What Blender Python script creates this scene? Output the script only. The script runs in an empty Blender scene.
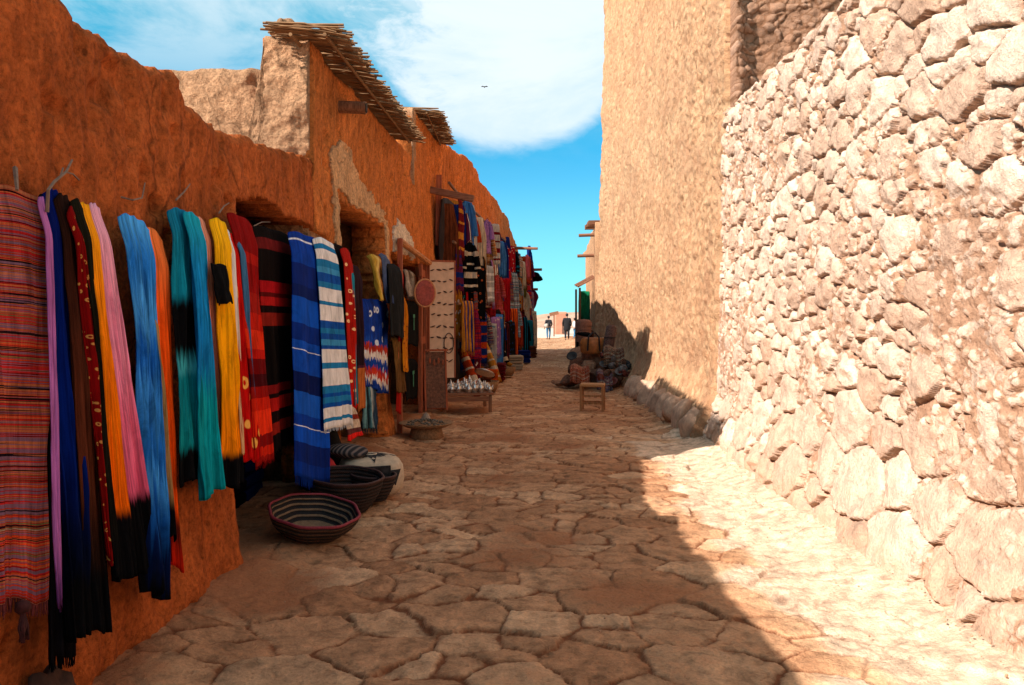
import bpy, bmesh, math, random
import numpy as np
from mathutils import Vector, Matrix, Euler
C = bpy.context.scene.collection
R = math.radians
rng = np.random.default_rng(7)
rnd = random.Random(11)
F, CZ, HY = 800.0, 1.6, 316.0          # lens in pixels, eye height, horizon row

# ------------------------------------------------------------------ noise
def _h(ix, iy, iz):
    n = (ix * 374761393 + iy * 668265263 + iz * 2147483647 + iz * 97531) & 0xffffffff
    n = ((n ^ (n >> 13)) * 1274126177) & 0xffffffff
    n = ((n ^ (n >> 16)) * 2246822519) & 0xffffffff
    return ((n ^ (n >> 15)) & 0xffffff) / float(0xffffff)
def vnoise(x, y, z=0.0):
    x = np.asarray(x, float); y = np.asarray(y, float) + 0 * x; z = np.asarray(z, float) + 0 * x
    xi = np.floor(x).astype(np.int64); yi = np.floor(y).astype(np.int64); zi = np.floor(z).astype(np.int64)
    f = lambda t: t * t * t * (t * (t * 6 - 15) + 10)
    u, v, w = f(x - xi), f(y - yi), f(z - zi)
    L = lambda a, b, t: a + (b - a) * t
    g = lambda a, b, c: _h(xi + a, yi + b, zi + c)
    return L(L(L(g(0,0,0), g(1,0,0), u), L(g(0,1,0), g(1,1,0), u), v),
             L(L(g(0,0,1), g(1,0,1), u), L(g(0,1,1), g(1,1,1), u), v), w) * 2 - 1
def fbm(x, y, z=0.0, o=4):
    s = 0; a = 1; t = 0
    x = np.asarray(x, float); y = np.asarray(y, float); z = np.asarray(z, float)
    for i in range(o):
        s = s + a * vnoise(x * 2**i + 13.7 * i, y * 2**i + 5.1 * i, z * 2**i + 9.2 * i); t += a; a *= .5
    return s / t
def sstep(a, b, x): 
    t = np.clip((x - a) / (b - a), 0, 1); return t * t * (3 - 2 * t)

# ------------------------------------------------------------------ street geometry
_ly = [-6, 0, 5.1, 6.9, 12, 16, 20, 25, 30, 36, 42]
_lx = [-1.95, -1.86, -1.77, -1.73, -1.60, -1.35, -1.05, -.6, -.15, .30, .7]
_ry = [-6, 0, 4, 5.7, 10.3, 20, 26, 32, 50]
_rx = [2.62, 2.55, 2.50, 2.46, 2.66, 2.80, 2.72, 3.05, 4.2]
_t = np.linspace(-6, 60, 1400)
_k = np.ones(41) / 41
def _sm(ys, xs):
    v = np.interp(_t, ys, xs); p = np.pad(v, 20, mode='edge'); return np.convolve(p, _k, 'valid')
_LX, _RX = _sm(_ly, _lx), _sm(_ry, _rx)
XL = lambda y: np.interp(y, _t, _LX)
XR = lambda y: np.interp(y, _t, _RX)
def wallY(px, off):                     # distance at which the left wall line (plus off) is met
    y = 5.0
    for _ in range(60): y = .5 * y + .5 * (float(XL(y)) + off) * F / (px - 512)
    return y
def zat(py, y): return CZ - (py - HY) / F * y

# ------------------------------------------------------------------ object helpers
def tag(o, label=None, cat=None, group=None, kind=None):
    if label: o['label'] = label
    if cat: o['category'] = cat
    if group: o['group'] = group
    if kind: o['kind'] = kind
    return o
def thing(name, label, cat, loc=(0,0,0), rz=0, group=None):
    o = bpy.data.objects.new(name, None); C.objects.link(o)
    o.location = loc; o.rotation_euler = (0, 0, rz); o.empty_display_size = .1
    return tag(o, label, cat, group)
def copy_tree(o, parent=None):
    c = o.copy(); C.objects.link(c); c.parent = parent
    for ch in list(o.children): copy_tree(ch, c)
    return c
def link_mesh(name, me, mat, parent, smooth, loc=(0,0,0)):
    if mat: me.materials.append(mat)
    if smooth: me.polygons.foreach_set('use_smooth', [True] * len(me.polygons))
    o = bpy.data.objects.new(name, me); C.objects.link(o); o.location = loc
    if parent: o.parent = parent
    return o
class MB:
    """collects shapes, then links them as ONE mesh object"""
    def __init__(s): s.v = []; s.f = []; s.uv = None
    def add(s, vs, fs, M=None):
        b = len(s.v)
        if M is not None: vs = [tuple(M @ Vector(p)) for p in vs]
        s.v += [tuple(p) for p in vs]; s.f += [tuple(i + b for i in f) for f in fs]; return s
    def box(s, c, size, rot=(0,0,0), taper=1.0, jit=0):
        x, y, z = [d / 2 for d in size]
        vs = [(-x,-y,-z),(x,-y,-z),(x,y,-z),(-x,y,-z),(-x*taper,-y*taper,z),(x*taper,-y*taper,z),(x*taper,y*taper,z),(-x*taper,y*taper,z)]
        if jit: vs = [tuple(a + rnd.uniform(-jit, jit) for a in p) for p in vs]
        M = Matrix.Translation(c) @ Euler(rot).to_matrix().to_4x4()
        return s.add(vs, [(3,2,1,0),(4,5,6,7),(0,1,5,4),(1,2,6,5),(2,3,7,6),(3,0,4,7)], M)
    def tube(s, pts, rad, n=8, cap=True):
        pts = [Vector(p) for p in pts]
        if not hasattr(rad, '__len__'): rad = [rad] * len(pts)
        vs = []; fs = []; up = None
        for i, p in enumerate(pts):
            d = (pts[min(i+1, len(pts)-1)] - pts[max(i-1, 0)]).normalized()
            if up is None: up = d.orthogonal().normalized()
            up = (up - d * up.dot(d)); up = up.normalized() if up.length > 1e-6 else d.orthogonal().normalized()
            q = d.cross(up)
            for k in range(n):
                a = 2 * math.pi * k / n; vs.append(p + (up * math.cos(a) + q * math.sin(a)) * rad[i])
        for i in range(len(pts) - 1):
            for k in range(n): fs.append((i*n+k, i*n+(k+1) % n, (i+1)*n+(k+1) % n, (i+1)*n+k))
        if cap: fs.append(tuple(range(n))[::-1]); fs.append(tuple((len(pts)-1)*n + k for k in range(n)))
        return s.add(vs, fs)
    def lathe(s, prof, n=24, M=None, wob=None, sx=1, sy=1, close=False):
        vs = []; fs = []
        for j, (r, z) in enumerate(prof):
            for k in range(n):
                a = 2 * math.pi * k / n; w = 1 + (wob(a, z) if wob else 0)
                vs.append((r * w * math.cos(a) * sx, r * w * math.sin(a) * sy, z))
        for j in range(len(prof) - 1):
            for k in range(n): fs.append((j*n+k, j*n+(k+1) % n, (j+1)*n+(k+1) % n, (j+1)*n+k))
        if close:
            fs.append(tuple(range(n))[::-1]); fs.append(tuple((len(prof)-1)*n+k for k in range(n)))
        return s.add(vs, fs, M)
    def torus(s, c, R_, r, M=None, n=24, m=8, sy=1):
        pts = [(R_*math.cos(2*math.pi*k/n), R_*sy*math.sin(2*math.pi*k/n), 0) for k in range(n)]
        vs = []; fs = []
        for k in range(n):
            a = 2*math.pi*k/n; P = Vector(pts[k]); d = Vector((math.cos(a), math.sin(a), 0))
            for j in range(m):
                b = 2*math.pi*j/m; vs.append(P + d*r*math.cos(b) + Vector((0,0,r*math.sin(b))))
            for j in range(m): fs.append((k*m+j, ((k+1)%n)*m+j, ((k+1)%n)*m+(j+1)%m, k*m+(j+1)%m))
        T = Matrix.Translation(c)
        return s.add(vs, fs, T @ M if M is not None else T)
    def blob(s, c, size, seed=0, facets=7, sub=3, rough=.12, rot=(0,0,0)):
        bm = bmesh.new(); bmesh.ops.create_icosphere(bm, subdivisions=sub, radius=1)
        V = np.array([v.co[:] for v in bm.verts]); fs = [tuple(v.index for v in f.verts) for f in bm.faces]; bm.free()
        r_ = np.random.default_rng(seed + 17)
        for _ in range(facets):
            d = r_.normal(size=3); d /= np.linalg.norm(d); h = r_.uniform(.55, .85)
            k = V @ d; V = V - np.outer(np.maximum(k - h, 0), d) * .9
        n = fbm(V[:,0]*2 + seed, V[:,1]*2, V[:,2]*2 + seed*.3, 3)
        V = V * (1 + rough * n)[:, None]
        V = V * np.array(size) / 2
        M = Matrix.Translation(c) @ Euler(rot).to_matrix().to_4x4()
        return s.add([tuple(p) for p in V], fs, M)
    def build(s, name, mat, parent=None, smooth=False, world=False, bevel=0, solid=0):
        """world=True: shapes are in world space; the origin is put at the base"""
        loc = Vector((0,0,0)); vs = s.v
        if parent is None or world:
            if parent is None:
                a = np.array(vs); mn, mx = a.min(0), a.max(0)
                loc = Vector(((mn[0]+mx[0])/2, (mn[1]+mx[1])/2, mn[2])); sh = loc
                vs = [tuple(Vector(p) - sh) for p in vs]
            else:
                M = (Matrix.Translation(parent.location) @ parent.rotation_euler.to_matrix().to_4x4()).inverted()
                vs = [tuple(M @ Vector(p)) for p in vs]
        me = bpy.data.meshes.new(name); me.from_pydata(vs, [], s.f); me.update()
        if s.uv is not None:
            l = me.uv_layers.new(name='UV'); li = np.zeros(len(me.loops), int); me.loops.foreach_get('vertex_index', li)
            l.data.foreach_set('uv', np.array(s.uv)[li].astype(np.float32).ravel())
        o = link_mesh(name, me, mat, parent, smooth, loc)
        if bevel:
            m = o.modifiers.new('bevel', 'BEVEL'); m.width = bevel; m.segments = 2; m.limit_method = 'ANGLE'
        if solid:
            m = o.modifiers.new('solid', 'SOLIDIFY'); m.thickness = solid; m.offset = 0
        return o

# ------------------------------------------------------------------ material helpers
class NT:
    def __init__(s, name):
        s.m = bpy.data.materials.new(name); s.m.use_nodes = True; s.t = s.m.node_tree; s.b = s.t.nodes['Principled BSDF']
    def n(s, ty, **kw):
        x = s.t.nodes.new(ty)
        for k, v in kw.items():
            if k.startswith('i_'): x.inputs[k[2:].replace('_', ' ')].default_value = v
            else: setattr(x, k, v)
        return x
    def l(s, a, b): s.t.links.new(a, b)
    def coord(s, kind='Object', scale=(1,1,1), rot=(0,0,0)):
        tc = s.n('ShaderNodeTexCoord'); mp = s.n('ShaderNodeMapping'); mp.inputs['Scale'].default_value = scale; mp.inputs['Rotation'].default_value = rot
        s.l(tc.outputs[kind], mp.inputs['Vector']); return mp.outputs['Vector']
    def noise(s, vec, scale, detail=4, rough=.55, dist=0):
        x = s.n('ShaderNodeTexNoise'); x.inputs['Scale'].default_value = scale; x.inputs['Detail'].default_value = detail
        x.inputs['Roughness'].default_value = rough; x.inputs['Distortion'].default_value = dist
        if vec is not None: s.l(vec, x.inputs['Vector'])
        return x.outputs['Fac']
    def voro(s, vec, scale, feat='F1', rand=1):
        x = s.n('ShaderNodeTexVoronoi'); x.feature = feat; x.inputs['Scale'].default_value = scale
        if vec is not None: s.l(vec, x.inputs['Vector'])
        return x
    def ramp(s, fac, els, interp='LINEAR'):
        r = s.n('ShaderNodeValToRGB'); r.color_ramp.interpolation = interp; e = r.color_ramp.elements
        while len(e) > 1: e.remove(e[-1])
        for i, (p, c) in enumerate(els):
            if not hasattr(c, '__len__'): c = (c, c, c)
            c = tuple(c) + (1,) if len(c) == 3 else c
            if i == 0: e[0].position = p; e[0].color = c
            else: x = e.new(p); x.color = c
        if fac is not None: s.l(fac, r.inputs['Fac'])
        return r.outputs['Color']
    def mix(s, fac, a, b, mode='MIX'):
        x = s.n('ShaderNodeMix', data_type='RGBA', blend_type=mode); x.clamp_factor = True
        for k_, sock, val in ((0, x.inputs[0], fac), (1, x.inputs[6], a), (1, x.inputs[7], b)):
            if isinstance(val, bpy.types.NodeSocket): s.l(val, sock)
            elif hasattr(val, '__len__'): sock.default_value = tuple(val) + (1,) if len(val) == 3 else val
            else: sock.default_value = (val, val, val, 1) if k_ else val
        return x.outputs[2]
    def math(s, op, a, b=0.0, clamp=False):
        x = s.n('ShaderNodeMath', operation=op); x.use_clamp = clamp
        for sock, val in ((x.inputs[0], a), (x.inputs[1], b)):
            if isinstance(val, bpy.types.NodeSocket): s.l(val, sock)
            else: sock.default_value = val
        return x.outputs[0]
    def bump(s, h, strength=.5, dist=.01, prev=None):
        x = s.n('ShaderNodeBump'); x.inputs['Strength'].default_value = strength; x.inputs['Distance'].default_value = dist
        s.l(h, x.inputs['Height'])
        if prev is not None: s.l(prev, x.inputs['Normal'])
        return x.outputs['Normal']
    def out(s, col=None, rough=.9, normal=None, spec=.2, metal=0):
        if col is not None:
            if isinstance(col, bpy.types.NodeSocket): s.l(col, s.b.inputs['Base Color'])
            else: s.b.inputs['Base Color'].default_value = tuple(col) + (1,)
        if isinstance(rough, bpy.types.NodeSocket): s.l(rough, s.b.inputs['Roughness'])
        else: s.b.inputs['Roughness'].default_value = rough
        s.b.inputs['Specular IOR Level'].default_value = spec; s.b.inputs['Metallic'].default_value = metal
        if normal is not None: s.l(normal, s.b.inputs['Normal'])
        return s.m
def sc(c, k): return tuple(min(1, x * k) for x in c)

def mud_mat(name, base, streak=1.0, pale=None, bumpd=.012, coarse=1.0):
    n = NT(name)
    v = n.coord(); vs = n.coord(scale=(5, 5, 1.6)); vf = n.coord(scale=(26, 26, 8))
    big = n.noise(v, 1.3, 5, .6); st = n.noise(vs, 2.2, 5, .6, .4); fine = n.noise(v, 34, 5, .7); straw = n.noise(vf, 7, 3, .7, .6)
    col = n.ramp(big, [(.3, sc(base, .78)), (.5, base), (.7, sc(base, 1.18))])
    s2 = n.ramp(st, [(.32, .58), (.5, 1.0), (.68, 1.2)])
    col = n.mix(min(1, .8 * streak), col, s2, 'MULTIPLY')
    col = n.mix(.9, col, n.ramp(fine, [(.32, .5), (.5, 1), (.68, 1.35)]), 'MULTIPLY')
    mid = n.noise(v, 9, 6, .7, .5); col = n.mix(.8, col, n.ramp(mid, [(.30, .66), (.5, 1), (.70, 1.2)]), 'MULTIPLY')
    sf = n.ramp(straw, [(.62, 0), (.70, 1)]); col = n.mix(n.math('MULTIPLY', sf, .40), col, pale or sc(base, 2.0))
    pit = n.voro(n.coord(scale=(1, 1, .7)), 9 * coarse); pm = n.ramp(pit.outputs['Distance'], [(.05, 0), (.13, 1)])
    pm2 = n.math('MAXIMUM', pm, n.ramp(n.noise(v, 3.1, 2), [(.42, 0), (.5, 1)]))
    col = n.mix(n.math('SUBTRACT', 1.0, pm2), col, sc(base, .35))  # pit shade painted in as darker colour
    ed = n.n('ShaderNodeTexVoronoi'); ed.feature = 'DISTANCE_TO_EDGE'; ed.inputs['Scale'].default_value = 1.1 * coarse
    wv = n.n('ShaderNodeMix', data_type='VECTOR'); wv.inputs[0].default_value = .16; n.l(n.coord(scale=(1, 1, .6)), wv.inputs[4])
    nn = n.n('ShaderNodeTexNoise'); nn.inputs['Scale'].default_value = 5; nn.inputs['Detail'].default_value = 6; n.l(v, nn.inputs['Vector']); n.l(nn.outputs['Color'], wv.inputs[5]); n.l(wv.outputs[1], ed.inputs['Vector'])
    ck = n.math('MAXIMUM', n.ramp(ed.outputs['Distance'], [(.0, 0), (.012, 1)]), n.ramp(big, [(.50, 1), (.56, 0)]))
    col = n.mix(n.math('MULTIPLY', n.math('SUBTRACT', 1.0, ck), .7), col, sc(base, .3)); pm2 = n.math('MINIMUM', pm2, ck)
    b1 = n.bump(pm2, .6, .012); b2 = n.bump(straw, .45, bumpd * .7, b1); b3 = n.bump(fine, 1.0, bumpd, b2); b4 = n.bump(st, .3, .02, n.bump(mid, .9, .035, b3))
    return n.out(col, .95, b4, .1)
def stone_mat(name, c1, c2, c3, mortar, dirt, bd=.008, jr=.6, c4=None, mot=.68):
    """reads 'data': r = random value of the stone plus painted sun on paving, g = stone/joint/pit shade, b = dirt cover"""
    n = NT(name)
    at = n.n('ShaderNodeAttribute', attribute_name='data'); sp = n.n('ShaderNodeSeparateColor'); n.l(at.outputs['Color'], sp.inputs[0])
    v = n.coord(); f1 = n.noise(v, 9, 6, .62, .3); f2 = n.noise(v, 60, 5, .7); f3 = n.noise(v, 2.2, 4)
    col = n.ramp(sp.outputs[0], [(0, c1), (.45, c2), (.8, c3), (1, c4 or sc(c3, 1.12))])
    col = n.mix(.85, col, n.ramp(f1, [(.32, mot), (.5, 1), (.68, 2 - mot - .1)]), 'MULTIPLY')
    dm = n.math('ADD', sp.outputs[2], n.math('MULTIPLY', n.math('SUBTRACT', f1, .5), .9), True)
    dm = n.ramp(dm, [(.35, 0), (.65, 1)])
    col = n.mix(n.math('MULTIPLY', dm, .9), col, dirt)
    jm = n.ramp(n.math('ADD', sp.outputs[1], n.math('MULTIPLY', n.math('SUBTRACT', f1, .5), .5)), [(.10, 0), (jr, 1)])
    col = n.mix(jm, mortar, col)
    col = n.mix(.8, col, n.ramp(f2, [(.3, .68), (.5, 1), (.72, 1.2)]), 'MULTIPLY')
    col = n.mix(.5, col, n.ramp(f3, [(.3, .75), (.7, 1.2)]), 'MULTIPLY')
    b = n.bump(f1, .8, bd * 2.2); b = n.bump(f2, .8, bd, b)
    return n.out(col, .92, b, .15)
def plain_mat(name, c, rough=.8, var=.25, scale=20, metal=0, spec=.3, bd=.003):
    n = NT(name); v = n.coord(); f = n.noise(v, scale, 5, .65)
    col = n.mix(1.0, c, n.ramp(f, [(.3, 1 - var), (.7, 1 + var)]), 'MULTIPLY')
    return n.out(col, rough, n.bump(f, .5, bd), spec, metal)
def wood_mat(name, c, axis=2):
    n = NT(name); s_ = [18, 18, 18]; s_[axis] = 1.2
    f = n.noise(n.coord(scale=s_), 2.5, 5, .6, .5)
    col = n.ramp(f, [(.3, sc(c, .5)), (.5, c), (.7, sc(c, 1.5))])
    return n.out(col, .75, n.bump(f, .6, .004), .25)
_clothcache = {}
def cloth_mat(name, els, axis='v', interp='EASE', dist=0.0, streak=.7, sscale=24, weave=1.0, dots=None, cross=None, blot=.45):
    """els: colours down (v) or across (u) the cloth"""
    n = NT('cloth_' + name)
    tc = n.n('ShaderNodeTexCoord'); sp = n.n('ShaderNodeSeparateXYZ'); n.l(tc.outputs['UV'], sp.inputs[0])
    u, v = sp.outputs[0], sp.outputs[1]
    mp = n.n('ShaderNodeMapping'); mp.inputs['Scale'].default_value = (sscale, 1.6, 1); n.l(tc.outputs['UV'], mp.inputs['Vector'])
    stk = n.noise(mp.outputs[0], 1, 4, .65, .3)
    fac = v if axis == 'v' else u
    if dist: fac = n.math('ADD', fac, n.math('MULTIPLY', n.math('SUBTRACT', stk, .5), dist))
    if axis == 'noise':
        mq = n.n('ShaderNodeMapping'); mq.inputs['Scale'].default_value = (.02, 30, 1); n.l(tc.outputs['UV'], mq.inputs['Vector'])
        fac = n.noise(mq.outputs[0], 1.0, 3, .75)
    els = [(p, tuple(x*.9*(x/(max(c)+1e-5))**.45 if max(c) > .05 else x*.4 for x in c)) for p, c in els]
    col = n.ramp(fac, els, interp)
    if cross:
        c2 = n.ramp(u, cross[0], 'CONSTANT'); col = n.mix(cross[1], col, c2, 'MULTIPLY')
    col = n.mix(streak, col, n.ramp(stk, [(.32, .35), (.5, .95), (.68, 1.5)]), 'MULTIPLY')
    if blot:
        mb = n.n('ShaderNodeMapping'); mb.inputs['Scale'].default_value = (5, 7, 1); n.l(tc.outputs['UV'], mb.inputs['Vector'])
        col = n.mix(blot, col, n.ramp(n.noise(mb.outputs[0], 1, 5, .65, .8), [(.34, .3), (.5, .95), (.66, 1.45)]), 'MULTIPLY')
    if dots:
        mv = n.n('ShaderNodeMapping'); mv.inputs['Scale'].default_value = (dots[1], dots[2], 1); n.l(tc.outputs['UV'], mv.inputs['Vector'])
        vo = n.voro(mv.outputs[0], 1.0); ring = n.ramp(vo.outputs['Distance'], [(.10, 0), (.14, 1), (.24, 1), (.28, 0)])
        col = n.mix(ring, col, dots[0])
    mw = n.n('ShaderNodeMapping'); mw.inputs['Scale'].default_value = (120, 500, 1); n.l(tc.outputs['UV'], mw.inputs['Vector'])
    wv = n.noise(mw.outputs[0], 1, 2)
    col = n.mix(.35 * weave, col, n.ramp(wv, [(.3, .6), (.7, 1.3)]), 'MULTIPLY')
    m = n.out(col, .95, n.bump(stk, .5, .01), .04)
    return m

# ------------------------------------------------------------------ cellular stones
def seeds_var(w0, w1, h0, h1, rfun, tries, r_seed, asp=1.0):
    r_ = np.random.default_rng(r_seed)
    P = np.zeros((tries, 3)); c = 0
    cand = np.stack([r_.uniform(w0, w1, tries), r_.uniform(h0, h1, tries), r_.uniform(0, 1, tries)], 1)
    rad = rfun(cand[:,0], cand[:,1], cand[:,2])
    order = np.argsort(-rad)
    for i in order:
        x, y, r = cand[i,0], cand[i,1], rad[i]
        if c:
            q = P[:c]; d = np.hypot((q[:,0]-x)/asp, q[:,1]-y)
            if np.any(d < (q[:,2] + r) * .82): continue
        P[c] = (x, y, r); c += 1
    return P[:c]
def cells(px, py, S, asp=1.0, blk=4000, reach=1.2, wgt=.85):
    """px,py flat and roughly sorted by px. returns index, edge distance, dx, dy"""
    N = len(px); idx = np.zeros(N, int); e = np.zeros(N)
    for a in range(0, N, blk):
        b = min(N, a + blk); x = px[a:b]; y = py[a:b]
        near = np.where((S[:,0] > x.min() - reach) & (S[:,0] < x.max() + reach) & (S[:,1] > y.min() - reach) & (S[:,1] < y.max() + reach))[0]
        q = S[near]
        d = np.hypot((x[:,None] - q[None,:,0]) / asp, y[:,None] - q[None,:,1]) - q[None,:,2] * wgt
        k = np.argpartition(d, 1, axis=1)[:, :2]; dd = np.take_along_axis(d, k, 1)
        sw = dd[:,0] > dd[:,1]; k[sw] = k[sw][:, ::-1]; dd = np.sort(dd, 1)
        idx[a:b] = near[k[:,0]]; e[a:b] = (dd[:,1] - dd[:,0]) / 2
    return idx, e
def set_data(me, data):
    a = me.color_attributes.new('data', 'FLOAT_COLOR', 'POINT')
    d = np.ones((len(me.vertices), 4), np.float32); d[:len(data), :3] = data
    a.data.foreach_set('color', d.ravel())

def grid_slab(name, mat, S, nz, pos, nrm, H, disp, thick, hole=None, parent=None, data=None, z0=None, lean=0.0):
    """a wall: front face is a displaced height field following pos(s), top follows H(s); hole(s,z) cuts openings"""
    S = np.asarray(S, float); ns = len(S); vv = np.linspace(0, 1, nz)
    HH = np.array([H(s) for s in S]) if callable(H) else np.full(ns, H)
    Z0 = np.array([z0(s) for s in S]) if z0 else np.full(ns, -.12)
    s2 = np.repeat(S[:,None], nz, 1); z2 = Z0[:,None] + (HH - Z0)[:,None] * vv[None,:]
    D = disp(s2, z2); dat = None
    if isinstance(D, tuple): D, dat = D
    px, py = pos(s2); nx, ny = nrm
    topw = sstep(.0, .05, (HH[:,None] - z2))        # round the crest
    D = D - (1 - topw) * .03 - lean * np.maximum(z2, 0)
    fx = px + nx * D; fy = py + ny * D
    bx = px - nx * thick; by = py - ny * thick
    V = np.concatenate([np.stack([fx, fy, z2], 2).reshape(-1, 3), np.stack([bx - nx*lean*z2, by - ny*lean*z2, z2], 2).reshape(-1, 3)])
    keep = np.ones((ns-1, nz-1), bool)
    if hole is not None:
        sc_ = (S[:-1] + S[1:]) / 2; zc = (z2[:-1, :-1] + z2[1:, 1:]) / 2
        keep = ~hole(np.repeat(sc_[:,None], nz-1, 1), zc)
    o = ns * nz; I = lambda i, j: i * nz + j
    ii, jj = np.where(keep)
    a, b, c, d = ii*nz+jj, (ii+1)*nz+jj, (ii+1)*nz+jj+1, ii*nz+jj+1
    faces = np.concatenate([np.stack([a, b, c, d], 1), np.stack([d, c, b, a], 1) + o]).tolist()
    K = np.pad(keep, 1)
    for di, dj, e0, e1 in ((-1,0,(0,0),(0,1)), (1,0,(1,1),(1,0)), (0,-1,(1,0),(0,0)), (0,1,(0,1),(1,1))):
        m = keep & ~K[1+di:1+di+keep.shape[0], 1+dj:1+dj+keep.shape[1]]
        for i, j in zip(*np.where(m)):
            p = I(i+e0[0], j+e0[1]); q = I(i+e1[0], j+e1[1]); faces.append([p, q, q+o, p+o])
    used = np.zeros(len(V), bool); used[np.unique(np.concatenate([np.ravel(f) for f in (np.array(faces),)]))] = True
    remap = np.cumsum(used) - 1
    faces = remap[np.array(faces)].tolist(); Vk = V[used]
    if parent is None: loc = Vector(((Vk[:,0].min()+Vk[:,0].max())/2, (Vk[:,1].min()+Vk[:,1].max())/2, 0))
    else: loc = Vector(parent.location)
    Vk = Vk - np.array(loc); me = bpy.data.meshes.new(name); me.from_pydata(Vk.tolist(), [], faces); me.update()
    bm = bmesh.new(); bm.from_mesh(me); bmesh.ops.recalc_face_normals(bm, faces=bm.faces); bm.to_mesh(me); bm.free()
    if dat is not None: set_data(me, np.concatenate([dat.reshape(-1, 3), dat.reshape(-1, 3)])[used])
    ob = link_mesh(name, me, mat, parent, True, loc if parent is None else (0,0,0))
    return ob
#PART2
# ------------------------------------------------------------------ materials of the place
M_mudL = mud_mat('rust_mud_render', (.42, .098, .022), 1.0)
M_mudB = mud_mat('orange_mud_render', (.54, .158, .036), 1.1)
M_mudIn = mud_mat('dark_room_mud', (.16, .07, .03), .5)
M_pale = mud_mat('pale_new_render', (.66, .36, .17), .6, bumpd=.02)
M_white = mud_mat('lime_render', (.74, .58, .42), .4, bumpd=.02)
M_tan = mud_mat('sunbaked_rough_render', (.49, .265, .14), .3, bumpd=.03)
M_pise = mud_mat('pebbled_adobe', (.56, .345, .21), .25, bumpd=.02, coarse=.8)
M_piseS = stone_mat('pebbly_adobe', (.50, .255, .128), (.56, .315, .165), (.61, .365, .20), (.22, .10, .05), (.46, .24, .13), .035)
M_dkpise = mud_mat('brown_weathered_render', (.40, .215, .13), .3, bumpd=.05)
M_stone = stone_mat('rubble_stone', (.53, .33, .22), (.62, .415, .295), (.69, .49, .36), (.43, .24, .145), (.54, .325, .205), .020)
M_pave = stone_mat('flagstone', (.36, .165, .078), (.465, .24, .122), (.57, .335, .185), (.20, .068, .028), (.35, .14, .062), .014, .8, (.64, .45, .305), .5)  # lightest paving colour carries painted sunlight along with pale sand
M_reed = wood_mat('dry_reed', (.20, .10, .04), 0)
M_wood = wood_mat('old_brown_wood', (.20, .085, .04), 2)
M_woodx = wood_mat('old_brown_beam', (.22, .09, .045), 0)
M_red = wood_mat('red_stained_wood', (.30, .075, .03), 2)
M_rock = stone_mat('loose_rock', (.20, .12, .08), (.20, .12, .08), (.2, .12, .08), (.22, .13, .085), (.2, .11, .07))
M_dirt = plain_mat('valley_earth', (.52, .33, .22), .95, .2, .3, bd=.02)

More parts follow.
